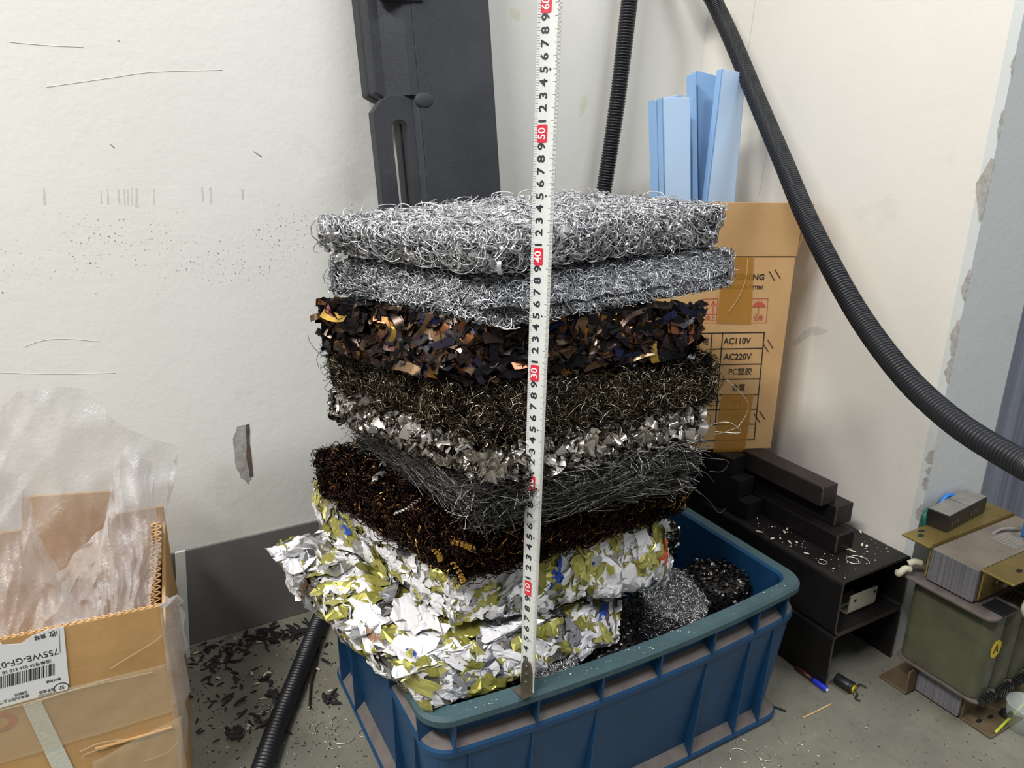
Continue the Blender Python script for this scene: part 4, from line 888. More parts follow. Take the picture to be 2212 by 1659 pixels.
for x0, y0, x1, y1, x2, y2, x3, y3 in ((1518, 646, 1550, 645, 1547, 697, 1514, 697), (1624, 645, 1659, 645, 1655, 697, 1619, 697)): bline([(x0, y0), (x1, y1), (x2, y2), (x3, y3), (x0, y0)], .0008, 'redink', 'printed_icon')
for x in (1527, 1541): bline([(x, 652), (x-1.5, 676)], .0013, 'redink', 'printed_icon'); bline([(x-5, 660), (x, 651), (x+5, 660)], .0013, 'redink', 'printed_icon')
bline([(1521, 679), (1546, 679)], .0012, 'redink', 'printed_icon')
facequad('printed_icon', LB(*[(1639.5+14*math.cos(t), 663-11*math.sin(t)) for t in np.linspace(0, PI, 12)]), 'redink', .0005)
bline([(1639.5, 651), (1638, 678), (1635, 680), (1632, 677)], .0009, 'redink', 'printed_icon')
for x, y in ((1630, 648), (1638, 647), (1646, 648)): bline([(x, y), (x-2, y+4)], .0006, 'redink', 'printed_icon')
for L in (((1662, 587), (1673, 606)), ((1674, 583), (1685, 601)), ((1648, 742), (1659, 759)), ((1659, 735), (1669, 752)), ((1630, 895), (1641, 912)), ((1641, 889), (1652, 905))): bline(L, .0016, 'pen', 'pen_stroke')

# pale blue strips standing in the box
def board(pts_top, pts_bot_x, yT, yB, thick, mat, label, name='blue_strip', lip=True):
    """left/right top pixels, left/right bottom pixels on tilted plane; real thickness toward the wall"""
    (xa, ya), (xb, yb) = pts_top; (xc, yc), (xd, yd) = pts_bot_x
    A, B_ = oy(xa, ya, yT), oy(xb, yb, yT); C_, D_ = oy(xc, yc, yB), oy(xd, yd, yB)
    zb = .2565
    ext = lambda t_, b_: b_+(b_-t_)*((b_[2]-zb)/(t_[2]-b_[2]))
    C_, D_ = ext(A, C_), ext(B_, D_); n = unit(np.cross(B_-A, C_-A)); n = n if n[1] > 0 else -n
    root = empty(name, (A+B_+C_+D_)/4*np.array([1, 1, 0])+np.array([0, 0, zb]), label, 'strip', 'pale blue strips in the cardboard box')
    bm = bmesh.new(); q = [A, B_, D_, C_]; lo = [bm.verts.new(p) for p in q]; hi = [bm.verts.new(p+n*thick) for p in q]
    bm.faces.new(lo); bm.faces.new(list(reversed(hi)))
    for i_ in range(4): bm.faces.new((lo[i_], hi[i_], hi[(i_+1) % 4], lo[(i_+1) % 4]))
    bmo('strip_web', bm, mat, root, bevel=.0005)
    if lip:
        for P_, Q_, o_ in ((A, C_, unit(B_-A)), (B_, D_, unit(A-B_))):
            bm = bmesh.new(); q = [P_, Q_, Q_+o_*.0012, P_+o_*.0012]; lo = [bm.verts.new(p) for p in q]; hi = [bm.verts.new(p+n*.012) for p in q]
            bm.faces.new(lo); bm.faces.new(list(reversed(hi)))
            for i_ in range(4): bm.faces.new((lo[i_], hi[i_], hi[(i_+1) % 4], lo[(i_+1) % 4]))
            bmo('strip_flange', bm, 'bluefoam2', root)
    return root
board(((1432, 211), (1491, 211)), ((1437, 430), (1492, 430)), -.178, -.190, .003, 'bluefoam', 'wide pale blue strip in the box, foremost of the left bundle')
board(((1420, 216), (1470, 214)), ((1425, 430), (1470, 430)), -.160, -.172, .003, 'bluefoam2', 'blue strip in the box just behind the foremost left strip')
board(((1412, 216), (1450, 215)), ((1417, 430), (1450, 430)), -.143, -.157, .003, 'bluefoam2', 'blue strip in the box at the left end of the bundle, nearest the wall')
board(((1440, 209), (1476, 204)), ((1442, 430), (1478, 430)), -.125, -.142, .003, 'bluefoam', 'pale blue strip peeking up behind the left bundle', lip=False)
board(((1495, 160), (1504, 156)), ((1496, 430), (1508, 430)), -.150, -.172, .012, 'bluefoam2', 'narrow mid blue strip edge between the left bundle and the folded strip', lip=False)
board(((1507, 153), (1558, 166)), ((1510, 432), (1560, 434)), -.135, -.160, .003, 'bluefoam2', 'folded mid blue strip in the middle of the box')
board(((1562, 149), (1611, 158)), ((1529, 436), (1587, 437)), -.172, -.186, .003, 'bluefoam', 'wide pale blue strip leaning sideways at the right of the box')

# ---------------------------------------------------------------- transformer
XR = .125
tr = empty('transformer', (.06, -.575, 0), 'dusty dry type power transformer with an A sticker on the floor by the wall end', 'transformer')
bm = bmesh.new(); bx(bm, (-.057, -.604, .174), (XR, -.546, .217)); 
for f_ in bm.faces:
    if f_.normal.z > .5: f_.material_index = 1
o_ = bmo('upper_yoke', bm, ['lam', 'yoke_top'], tr, bevel=.0008)
for p_ in o_.data.polygons:
    if p_.normal.z > .5: p_.material_index = 1
bm = bmesh.new(); bx(bm, (-.040, -.610, .004), (XR, -.553, .040)); bmo('lower_yoke', bm, 'lam', tr, bevel=.0006)
bm = bmesh.new()
for k in range(4): bx(bm, (-.046+.0375*k, -.598, .04), (-.026+.0375*k, -.556, .175))
bmo('core_leg', bm, 'lam', tr)
def rrect(x0, x1, y0, y1, r, n=7):
    P = []
    for cx_, cy_, a0 in ((x1-r, y1-r, 0), (x0+r, y1-r, 90), (x0+r, y0+r, 180), (x1-r, y0+r, 270)):
        for k in range(n): t_ = math.radians(a0+90*k/(n-1)); P.append((cx_+r*math.cos(t_), cy_+r*math.sin(t_)))
    return P
for k in range(4):
    x0 = -.053+.0375*k; x1 = x0+.0355
    bm = bmesh.new(); prism(bm, rrect(x0, x1, -.630, -.528, .012), .0485, .168); bmo('coil', bm, 'coil', tr, bevel=.002, smooth=False)
    bm = bmesh.new(); prism(bm, rrect(x0-(.016 if k == 0 else -.0005), x1+.001, -.636, -.514, .012), .168, .1715); bmo('coil_flange', bm, 'flange', tr, bevel=.0008)
    bm = bmesh.new(); prism(bm, rrect(x0-(.002 if k == 0 else -.0005), x1+.001, -.635, -.524, .012), .045, .0485); bmo('coil_flange', bm, 'flange', tr, bevel=.0008)
    for s in range(5):
        bm = bmesh.new(); yb_ = -.633; xs = x0+.004+.006*s
        bx(bm, (xs, yb_-.004, .1717), (xs+.0025, yb_+.022, .1742)); bmo('spacer_tab', bm, 'black_p', tr)
        bm = bmesh.new(); bx(bm, (xs, yb_-.006, .045), (xs+.0025, yb_+.002, .054)); bmo('spacer_tab', bm, 'black_p', tr)
def angle(y, dirn, ztop, leg, name, mat, up, x0=-.057):
    bm = bmesh.new(); t = .0028
    if up:   # flange on top, pointing outward
        bx(bm, (x0, y, ztop-leg), (XR, y+dirn*t, ztop)); bx(bm, (x0-.006, y, ztop-t), (XR, y+dirn*.037, ztop))
    else:
        bx(bm, (x0, y, .001), (XR, y+dirn*t, .001+leg)); bx(bm, (x0, y, .001), (XR, y+dirn*.040, .001+t))
    return bmo(name, bm, mat, tr, bevel=.0012)
angle(-.6045, -1, .220, .044, 'upper_bracket', 'zinc', True, -.051); angle(-.5455, 1, .220, .044, 'upper_bracket', 'zinc', True)
angle(-.6105, -1, 0, .036, 'lower_bracket', 'zinc_dirty', False, -.036); angle(-.5525, 1, 0, .036, 'lower_bracket', 'zinc_dirty', False, -.058)
for x, y in ((-.020, -.628), (.004, -.628)):
    bm = bmesh.new(); prism(bm, [(x+.005*math.cos(t_), y+.0028*math.sin(t_)) for t_ in np.linspace(0, 2*PI, 14, endpoint=False)],   .2195, .2204); bmo('slot_hole', bm, 'black_p', tr)
for x, y in ((-.046, -.523), (-.034, -.516)):
    bm = bmesh.new(); prism(bm, [(x+.005*math.cos(t_), y+.0030*math.sin(t_)) for t_ in np.linspace(0, 2*PI, 14, endpoint=False)],   .2195, .2204); bmo('slot_hole', bm, 'black_p', tr)
for x, y in ((-.022, -.627), (-.002, -.630)):
    bm = bmesh.new(); prism(bm, [(x+.005*math.cos(t_), y+.0026*math.sin(t_)) for t_ in np.linspace(0, 2*PI, 14, endpoint=False)], .0037, .0043); bmo('slot_hole', bm, 'black_p', tr)
bm = bmesh.new(); cyl(bm, (-.020, -.612, .195), (-.020, -.6072, .195), .0068, None, 18); cyl(bm, (-.020, -.6185, .195), (-.020, -.612, .195), .0048, None, 6); bmo('bolt', bm, 'hook', tr, bevel=.0004)
bm = bmesh.new(); prism(bm, [(.0075+.0075*math.cos(t_), .0075*math.sin(t_)) for t_ in np.linspace(0, 2*PI, 24, endpoint=False)], 0, .006, Matrix.Translation((.010, -.638, .004))); bmo('rubber_grommet', bm, 'black_p', tr, bevel=.001)
# terminal block on the rear bracket
T3 = frame((-.010, -.5345, .2202), (1, .10, 0), (-.10, 1, 0))
tb = None
bm = bmesh.new(); bx(bm, (0, 0, 0), (.100, .028, .0225), T3); tbk = bmo('terminal_block', bm, 'black_p', tr, bevel=.0008)
bm = bmesh.new(); bx(bm, (.001, .001, .0225), (.048, .027, .0237), T3); bx(bm, (.050, .001, .0225), (.099, .027, .0237), T3); bmo('block_cover', bm, 'dustgrey', tbk, bevel=.0004)
for s in (.006, .0135, .021, .056, .064, .072):
    bm = bmesh.new(); bx(bm, (s, -.0008, .008), (s+.0042, .001, .0145), T3); bmo('terminal_screw', bm, 'steel_edge', tbk)
# rating plate with its print
bm = bmesh.new(); bx(bm, (.030, -.596, .2172), (.080, -.566, .2176)); rp = bmo('rating_plate', bm, 'dustgrey', tr)
bm = bmesh.new()
for r_ in range(6):
    for s in range(5): bx(bm, (.033+.009*s, -.594+.0045*r_, .2175), (.0405+.009*s-.003*((r_*3+s) % 3)*.5, -.5925+.0045*r_, .2178))
bmo('plate_print', bm, 'yoke_top', rp)
# leads
tube_obj('white_lead', [(-.006, -.640, .196), (-.014, -.642, .187), (-.022, -.644, .178), (-.016, -.648, .168), (-.010, -.650, .176), (.004, -.652, .192), (.03, -.65, .205)], .0042, 'offwhite', tr, seg=12)
tube_obj('white_lead', [(-.006, -.640, .197), (.012, -.634, .192), (.03, -.632, .185)], .0044, 'offwhite', tr, seg=12)
tube_obj('white_lead', [(-.066, -.530, .181), (-.073, -.527, .182), (-.078, -.524, .175), (-.072, -.519, .172)], .0042, 'offwhite', tr, seg=12)
tube_obj('white_lead', [(-.052, -.534, .188), (-.060, -.530, .190), (-.066, -.526, .187)], .0042, 'offwhite', tr, seg=12)
tube_obj('green_lead', [(-.012, -.506, .21), (-.014, -.505, .228), (-.006, -.503, .236), (.012, -.503, .236)], .0034, 'wire_green', tr, seg=10)
tube_obj('blue_lead', [(.025, -.500, .236), (.040, -.498, .244), (.056, -.499, .242)], .003, 'wire_blue', tr, seg=10)
tube_obj('red_lead', [(.062, -.598, .217), (.060, -.601, .228), (.067, -.600, .241), (.085, -.597, .243), (.10, -.6, .232)], .0036, 'wire_red', tr, seg=10)
tube_obj('blue_lead', [(.072, -.584, .218), (.070, -.585, .240), (.082, -.583, .250), (.10, -.583, .247)], .003, 'wire_blue', tr, seg=10)
tube_obj('grey_lead', [(.045, -.560, .2165), (.062, -.564, .222), (.082, -.575, .222)], .002, 'dustgrey', tr, seg=8)
# A sticker on the front of the first coil
TS = frame((-.0335, -.6303, .118), (1, 0, 0), (0, 0, 1))
bm = bmesh.new(); prism(bm, [(.0105*math.cos(t_), .0125*math.sin(t_)) for t_ in np.linspace(0, 2*PI, 32, endpoint=False)], 0, .0003, TS); st = bmo('coil_sticker', bm, 'yellow', tr); st['label'] = 'round yellow sticker marked A'
text_geo('A', .017, TS @ Matrix.Translation((0, 0, .0004)), st, 'sticker_letter', 'ink', .0001, 'CENTER', .9, .0003)
# grey sheet metal enclosure behind, at the frame edge
# ---------------------------------------------------------------- small things on the floor at the right
bm = bmesh.new(); pc = oz(2200, 1575, 0); cx_, cy_ = pc[0]+.006, pc[1]+.0
seg = 28; prof_ = [(.016, .0), (.017, .0005), (.0215, .034), (.0225, .0345), (.0225, .0355), (.0208, .0355), (.0158, .0015)]
V = [(cx_+r_*math.cos(a), cy_+r_*math.sin(a), z) for r_, z in prof_ for a in np.linspace(0, 2*PI, seg, endpoint=False)]
i = np.arange(len(prof_)-1)[:, None]*seg; j = np.arange(seg)[None]; k = (j+1) % seg; F = np.stack([i+j, i+k, i+seg+k, i+seg+j], -1).reshape(-1, 4); bm.free()
tag(npmesh('plastic_cup', V, [F, np.arange(seg)[None]+(len(prof_)-1)*seg, np.arange(seg)[None, ::-1]], 'cup', None, (cx_, cy_, 0)), 'clear plastic cup on the floor in front of the transformer foot', 'cup')
pen = empty('ballpoint_pen', (-.150, -.470, 0), 'blue capped pen lying on the floor along the lower steel channel', 'pen')
bm = bmesh.new(); cyl(bm, oz(1786, 1490, .004), oz(1757, 1469, .004), .0038, None, 14); bmo('pen_cap', bm, 'penblue', pen, bevel=.0005)
bm = bmesh.new(); cyl(bm, oz(1755, 1467.5, .004), oz(1720, 1441, .004), .0032, None, 14); bmo('pen_barrel', bm, 'pendark', pen)
bm = bmesh.new(); cyl(bm, oz(1788, 1491.5, .004), oz(1786, 1490, .004), .0022, None, 10); bmo('cap_end', bm, 'white', pen)
cpt = empty('capacitor', (-.120, -.505, 0), 'small black cylinder with a yellow ring lying before the channel opening', 'component')
bm = bmesh.new(); cyl(bm, oz(1806, 1464, .0085), oz(1838, 1484, .0085), .0075, None, 18); bmo('can', bm, 'black_p', cpt, bevel=.0008)
bm = bmesh.new(); cyl(bm, oz(1837, 1483.5, .0085), oz(1842, 1486.5, .0085), .0082, None, 18); bmo('end_ring', bm, 'black_p', cpt, bevel=.0004)
bm = bmesh.new(); cyl(bm, oz(1842.5, 1487, .006), oz(1846, 1489, .006), .0052, None, 16); bmo('yellow_ring', bm, 'yellow', cpt)
tube_obj('wire_tail', [oz(1846, 1489, .006), oz(1852, 1500, .003), oz(1848, 1508, .002), oz(1858, 1514, .002)], .0012, 'chip_black', cpt)
tube_obj('wire_tail', [oz(1846, 1486, .006), oz(1858, 1478, .004), oz(1872, 1486, .002)], .0010, 'chip_black', cpt)
tag(tube_obj('yellow_green_wire', [oz(2140, 1588, .006)+np.array([.01, 0, 0]), oz(2180, 1552, .006), oz(2212, 1520, .006), oz(2260, 1478, .006)], .0017, 'wire_yg', None, tuple(oz(2212, 1520, 0))), 'thin yellow green wire along the transformer bracket edge', 'wire')
tag(tube_obj('cable_tie_end', [oz(1668, 1526, .0018), oz(1682, 1530, .0018), oz(1697, 1536, .0018)], .0018, 'black_p', None, tuple(oz(1682, 1530, 0)), flat=(1, .7)), 'short black plastic strip on the floor by the crate corner', 'strip')
tag(tube_obj('straw_fibre', [oz(1735, 1550, .001), oz(1765, 1536, .001), oz(1796, 1520, .001)], .0009, 'card_edge', None, tuple(oz(1765, 1536, 0))), 'thin straw coloured fibre on the floor before the channel', 'fibre')

# ---------------------------------------------------------------- left cardboard box with plastic bag
LO = np.array([-.9005, -.3025, .26]); a5 = math.radians(-4.8); LX = np.array([math.cos(a5), math.sin(a5), 0]); LY = np.array([-math.sin(a5), math.cos(a5), 0])
TLF = frame((LO[0], LO[1], 0), LX, (0, 0, 1), -LY)     # front face: x right (0 = right edge), y up, z toward room
lbox = empty('shipping_box', np.array([LO[0], LO[1], 0])-LX*.19+LY*.13, 'open worn cardboard shipping box with a label at the lower left', 'box')
HB2, WB2, DB2, t = .26, .40, .245, .004
bm = bmesh.new()
for a, c in (((-WB2, 0, -t), (0, HB2, 0)), ((-WB2, 0, -DB2), (0, HB2-.01, -DB2+t)), ((-WB2, 0, -DB2+t), (-WB2+t, HB2, -t)), ((-t, 0, -DB2+t), (0, HB2-.03, -t)), ((-WB2+t, .0, -DB2+t), (-t, t, -t))): bx(bm, a, c, TLF)
bmo('box_body', bm, 'card_old', lbox, bevel=.001)
def lf(x, y):
    n = -LY; d = ray(x, y); p = CAM+d*(((LO-CAM)@n)/(d@n)); return ((p-LO)@LX, p[2])
# wavy corrugated cut edges
def corr(A, B_, amp, name='corrugated_edge', n=70, r=.0006, parent=lbox, off=(0, 0, 1)):
    A, B_ = np.array(A, float), np.array(B_, float); off = np.array(off, float); tt = np.linspace(0, 1, n*6); L = np.linalg.norm(B_-A)
    P = A+(B_-A)*tt[:, None]+off*(amp*np.sin(tt*L/.0065*2*PI))[:, None]; V, F = tube(P, r, 5); npmesh(name, V, F, 'card_edge', parent)
w3 = lambda u, v, w: np.array(TLF @ Vector((u, v, w)))
corr(w3(-.14, HB2+.0005, -.002), w3(-.004, HB2+.0005, -.002), .0016, off=tuple(-LY))
# rear flap standing up, side flap standing up on the right
def slab(name, q, th, mat, parent, nrm):
    bm = bmesh.new(); nrm = np.array(nrm); lo = [bm.verts.new(p) for p in q]; hi = [bm.verts.new(np.array(p)+nrm*th) for p in q]; bm.faces.new(lo); bm.faces.new(list(reversed(hi)))
    n = len(q)
    for i_ in range(n): bm.faces.new((lo[i_], hi[i_], hi[(i_+1) % n], lo[(i_+1) % n]))
    return bmo(name, bm, mat, parent)
yb_ = LO[1]+DB2-.03
slab('rear_flap', [oy(48, 1250, -.085), oy(268, 1250, -.085), oy(246, 1062, -.075), oy(46, 1075, -.075)], .004, 'card_old', lbox, (0, 1, 0))
q = [w3(-.005, HB2-.035, -.070), w3(-.002, HB2-.035, -DB2+.004), np.array(oy(352, 1150, -.085)), np.array(oy(334, 1126, -.20))]
fa, fb = oy(330, 1312, -.225), oy(338, 1128, -.205)
q = [fa, oy(392, 1308, -.07), oy(350, 1136, -.10), fb]
slab('side_flap', q, .004, 'card_old', lbox, unit(np.array([-1., .25, 0])))
corr(np.array(fa)+np.array([-.002, -.001, 0]), np.array(fb)+np.array([-.002, -.001, 0]), .0028, r=.0009, off=(1, 0, 0))
corr(np.array(fa)+np.array([.004, -.001, 0]), np.array(fb)+np.array([.002, -.001, 0]), .0028, r=.0009, off=(1, 0, 0))
# horizontal crease ridge, clear tape wraps
tube_obj('crease_ridge', [w3(*lf(205, 1617), .0005), w3(*lf(260, 1602), .001), w3(*lf(330, 1582), .001), w3(*lf(374, 1570), .0)], .0016, 'card_old', lbox)
def wrap(name, pts, mat, z=.0014, amp=.0012):
    a, b_, c, d = [np.array(lf(*p)) for p in pts]; nu, nv = 24, 8; U, W = np.meshgrid(np.linspace(0, 1, nu), np.linspace(0, 1, nv), indexing='ij')
    Q = (a*((1-U)*(1-W))[..., None]+b_*(U*(1-W))[..., None]+c*(U*W)[..., None]+d*((1-U)*W)[..., None])
    Z = z+amp*np.abs(np.sin(U*9+W*5)*np.cos(W*11+U*3)); P = np.stack([Q[..., 0], Q[..., 1], Z], -1)+0.0
    V = P.reshape(-1, 3)@np.array(TLF.to_3x3()).T+np.array(TLF.translation); i_, j_ = np.meshgrid(np.arange(nu-1), np.arange(nv-1), indexing='ij'); q_ = (i_*nv+j_).ravel()
    o_ = npmesh(name, V, np.stack([q_, q_+nv, q_+nv+1, q_+1], 1), mat, lbox); s_m = o_.modifiers.new('thick', 'SOLIDIFY'); s_m.thickness = .0002; return o_
wrap('clear_tape', ((-40, 1530), (362, 1430), (372, 1535), (-40, 1659)), 'cleartape')
wrap('clear_tape', ((200, 1640), (392, 1540), (396, 1720), (200, 1760)), 'cleartape', .003, .002)
for L in (((0, 1530), (60, 1515), (140, 1492), (230, 1470), (330, 1448)), ((60, 1518), (160, 1486), (240, 1462)), ((172, 1620), (220, 1600), (300, 1590)), ((180, 1640), (185, 1625), (235, 1610)), ((240, 1440), (280, 1415), (330, 1385), (350, 1368)), ((310, 1640), (360, 1622), (385, 1600))):
    tube_obj('tape_wrinkle', [w3(*lf(x, y), .0026) for x, y in L], .0007, 'cleartape', lbox)
# folded film standing proud of the right front corner
cw = [(352, 1305), (366, 1310), (384, 1298), (398, 1310), (388, 1330), (402, 1345), (396, 1370), (408, 1408), (398, 1440), (406, 1470), (412, 1510), (400, 1530), (408, 1580), (404, 1659), (404, 1720)]
V, F = [], []
for k, (x, y) in enumerate(cw):
    u, v = lf(354+ (y-1305)*.12, y); u2, v2 = lf(x, y)
    V += [w3(u-.004, v, .002), w3((u+u2)/2, v, .002+.004*((k % 3)-1)), w3(u2, v2, -.018+.003*((k*5) % 4))]
for k in range(len(cw)-1):
    for m_ in range(2): F.append([3*k+m_, 3*k+m_+1, 3*k+4+m_, 3*k+3+m_])
npmesh('loose_film', np.array(V), np.array(F), 'film', lbox)
# woven strap across the front
a_, b_, c_, d_ = lf(50, 1523), lf(90, 1514), lf(175, 1690), lf(128, 1690)
bm = bmesh.new(); prism(bm, [a_, b_, c_, d_], .0006, .0016, TLF); bmo('strap', bm, 'strap', lbox)
# red stamp mark
u, v = lf(0, 1560); bm = bmesh.new(); P = [(u+.013*math.cos(t_), v+.011*math.sin(t_)) for t_ in np.linspace(0, 2*PI, 20, endpoint=False)]; Q = [(u+.007*math.cos(t_), v+.006*math.sin(t_)) for t_ in np.linspace(0, 2*PI, 20, endpoint=False)]
for k in range(20): prism(bm, [P[k], P[(k+1) % 20], Q[(k+1) % 20], Q[k]], .0002, .0005, TLF)
M['stamp'] = plain('faded_red_stamp', srgb(176, 98, 62), .7, 0, .15, 80); bmo('red_stamp', bm, 'stamp', lbox)
# shipping label, upside down
lab = [lf(-60, 1372), lf(2, 1386), lf(6, 1391), lf(45, 1389), lf(68, 1373), lf(100, 1360), lf(138, 1351), lf(146, 1440), lf(150, 1482), lf(146, 1488), lf(90, 1503), lf(0, 1528), lf(-60, 1544)]
bm = bmesh.new(); prism(bm, lab, .0008, .0012, TLF); label = bmo('shipping_label', bm, 'paper', lbox); label['label'] = 'torn white label stuck upside down'
def ltext(s, x, y, hpx, sx=1., bold=0., align='CENTER', rot=0.):
    u, v = lf(x, y); return text_geo(s, hpx/1600*.80*1.36, TLF @ Matrix.Translation((u, v, .0013)) @ Matrix.Rotation(PI+rot, 4, 'Z'), label, 'label_print', 'ink', .0001, align, sx, bold)
RT = math.radians(2.2)
ltext('755WE-GF-03', 127, 1404, 13, .95, .0, 'LEFT', RT)
ltext('运单号SF 026 620 28', 111, 1424.5, 6.2, 1.05, .0, 'LEFT', RT)
ltext('EXPRESS', 119, 1492.5, 5.6, .95, .0, 'LEFT', RT); ltext('顺丰速运', 119, 1485, 4.8, 1, .0, 'LEFT', RT)
ltext('SF', 133, 1483, 8, 1, .0, 'CENTER', RT)
ltext('收', 115, 1366, 11, 1, .0, 'CENTER', RT); ltext('黄琴', 100, 1370, 8, .9, .0, 'LEFT', RT)
ltext('顺丰你何不上门', 63, 1499, 5.5, .9, .0, 'LEFT', RT); ltext('必赔5元', 60, 1492, 5, .9, .0, 'LEFT', RT)
ltext('寄付月结', 132, 1463, 4.5, 1, .0, 'LEFT', RT)
bm = bmesh.new(); uc, vc = lf(133, 1483.5)
for k in range(28):
    t0, t1 = 2*PI*k/28, 2*PI*(k+.98)/28; ra, rb = .0064, .0055
    prism(bm, [(uc+ra*math.cos(t0), vc+ra*.85*math.sin(t0)), (uc+ra*math.cos(t1), vc+ra*.85*math.sin(t1)), (uc+rb*math.cos(t1), vc+rb*.85*math.sin(t1)), (uc+rb*math.cos(t0), vc+rb*.85*math.sin(t0))], .0012, .0014, TLF)
x_ = 118.
bw = [2, 1.2, 3, 2.4, 1, 2, 3.5, 1.2, 4, 1, 1, 3, 2, 1.2, 4.2, 1.2, 3, 2.4, 2, 1, 1, 3.6, 1.5, 1, 3, 2, 4, 2, 2.4, 1, 3, 1, 2, 3]; gp = [1.2, 2.6, 1, 1.4, 2.4, 3.4, 2, 3, 1.2, 1.4, 1.2]
k = 0
while x_ > -55:
    w_ = bw[k % len(bw)]*.86; g_ = gp[k % len(gp)]; yt_ = 1431+(118-x_)*.243; yb2 = 1456+(118-x_)*.255
    prism(bm, [lf(x_, yt_), lf(x_, yb2), lf(x_-w_, yb2+.2), lf(x_-w_, yt_+.2)], .0012, .0014, TLF); x_ -= w_+g_; k += 1
prism(bm, [lf(127.2, 1356), lf(128.2, 1356), lf(131, 1408), lf(130, 1408)], .0012, .0014, TLF)
bmo('label_print', bm, 'ink', label)

# plastic bag: crumpled translucent sheets rising out of the box
def sheet(outl, base, Yt, Yb, nu=70, nv=46, amp=.012, seed=1, fold=9):
    """top outline and base line in photo points at two depths; crumpled between"""
    rs = np.random.default_rng(seed); outl = np.array(outl, float); base = np.array(base, float)
    def rs_line(L, n):
        s = np.concatenate([[0], np.cumsum(np.linalg.norm(np.diff(L, axis=0), axis=1))]); q = np.linspace(0, s[-1], n); return np.stack([np.interp(q, s, L[:, k]) for k in (0, 1)], 1)
    A, B_ = rs_line(outl, nu), rs_line(base, nu)
    TA = np.array([oy(x, y, Yt) for x, y in A]); BA = np.array([oy(x, y, Yb) for x, y in B_])
    U, W = np.meshgrid(np.linspace(0, 1, nu), np.linspace(0, 1, nv), indexing='ij'); P = TA[:, None]*(1-W[..., None])+BA[:, None]*W[..., None]
    ph = rs.uniform(0, 6, 8); d = np.zeros_like(U)
    for k in range(4): d += np.abs(np.sin(U*fold*(1+.6*k)+W*(2.5+k)*rs.normal(0, 1)+ph[k]))**.7*(.6**k)
    d += .5*np.abs(np.sin(W*9+U*6+ph[5]))+.3*np.abs(np.sin(W*17-U*13+ph[6]))
    P[..., 1] += amp*(d-d.mean()); P[..., 0] += amp*.35*np.sin(W*8+U*5+ph[7]); P[..., 2] += amp*.25*np.sin(U*17+W*3+ph[4])
    i_, j_ = np.meshgrid(np.arange(nu-1), np.arange(nv-1), indexing='ij'); q_ = (i_*nv+j_).ravel(); return P.reshape(-1, 3), np.stack([q_, q_+nv, q_+nv+1, q_+1], 1)
Vs, Fs, o = [], [], 0
for args in (dict(outl=[(-60, 905), (0, 880), (30, 845), (70, 833), (130, 836), (190, 852), (250, 900), (300, 928), (350, 955), (398, 974), (370, 1010), (360, 1060)], base=[(-60, 1400), (60, 1390), (180, 1360), (335, 1310)], Yt=-.11, Yb=-.13, seed=3, amp=.010),
             dict(outl=[(-80, 1000), (0, 1012), (40, 1030), (58, 1075), (80, 1150), (120, 1210), (160, 1280), (190, 1330)], base=[(-80, 1430), (0, 1420), (60, 1400), (120, 1375), (185, 1345)], Yt=-.20, Yb=-.27, seed=5, amp=.008),
             dict(outl=[(125, 1240), (160, 1195), (215, 1150), (232, 1080), (240, 1010), (270, 960), (330, 1000), (345, 1080)], base=[(120, 1390), (200, 1370), (280, 1340), (330, 1310)], Yt=-.165, Yb=-.26, seed=9, amp=.010, fold=14)):
    v, f_ = sheet(**args); Vs.append(v); Fs.append(f_+o); o += len(v)
tag(npmesh('plastic_bag', np.concatenate(Vs), np.concatenate(Fs), 'film', None, (-.98, -.17, .03)), 'crumpled clear plastic bag rising out of the open shipping box', 'bag')
# white foam edge strip between box and wall
A, B_ = oy(376, 1196, -.022), oy(398, 1198, -.022); C_, D_ = oz(384, 1452, .0)+np.array([0, .0, 0]), oz(400, 1448, 0)
w0 = np.array([-.8738, -.022, A[2]]); ft = np.array([-.888, -.030, .0])
slab_o = slab('foam_strip', [w0, w0+np.array([.0125, 0, 0]), ft+np.array([.0135, 0, 0]), ft], .004, 'white', None, (0, 1, 0)); tag(slab_o, 'white foam edging strip standing between the shipping box and the dark skirting', 'strip')

# ---------------------------------------------------------------- litter on the floor
def in_poly(x, y, P):
    c = False; j_ = len(P)-1
    for i_ in range(len(P)):
        if (P[i_][1] > y) != (P[j_][1] > y) and x < (P[j_][0]-P[i_][0])*(y-P[i_][1])/(P[j_][1]-P[i_][1])+P[i_][0]: c = not c
        j_ = i_
    return c
def flake_mesh(nm, L, W_, hgt, mat, bend=.3):
    n = 4; V = []
    for k in range(n):
        t = k/(n-1)-.5; w_ = W_*(1-abs(t)*1.1)*.5+.0003; z = hgt*(.6+bend*4*(.25-t*t)*2)
        V += [(L*t, -w_, z*.6+.0003), (L*t, w_, z*.7+.0003), (L*t, w_*.8, z+.0006), (L*t, -w_*.8, z+.0005)]
    F = [(4*k+a, 4*k+(a+1) % 4, 4*k+4+(a+1) % 4, 4*k+4+a) for k in range(n-1) for a in range(4)]
    me = bpy.data.meshes.new(nm); me.from_pydata(V, [], F+[(3, 2, 1, 0), (4*n-4, 4*n-3, 4*n-2, 4*n-1)]); me.materials.append(M[mat]); me.polygons.foreach_set('use_smooth', np.zeros(len(me.polygons), bool)); me.update(); return me
fm = [flake_mesh('rubber_chip', .012+.004*k, .0045+.0008*k, .0016+.0004*k, 'chip_black') for k in range(4)]
wm = [flake_mesh('pale_chip', .007+.002*k, .0030, .0014, 'chip_white', .1) for k in range(2)]
spots = []
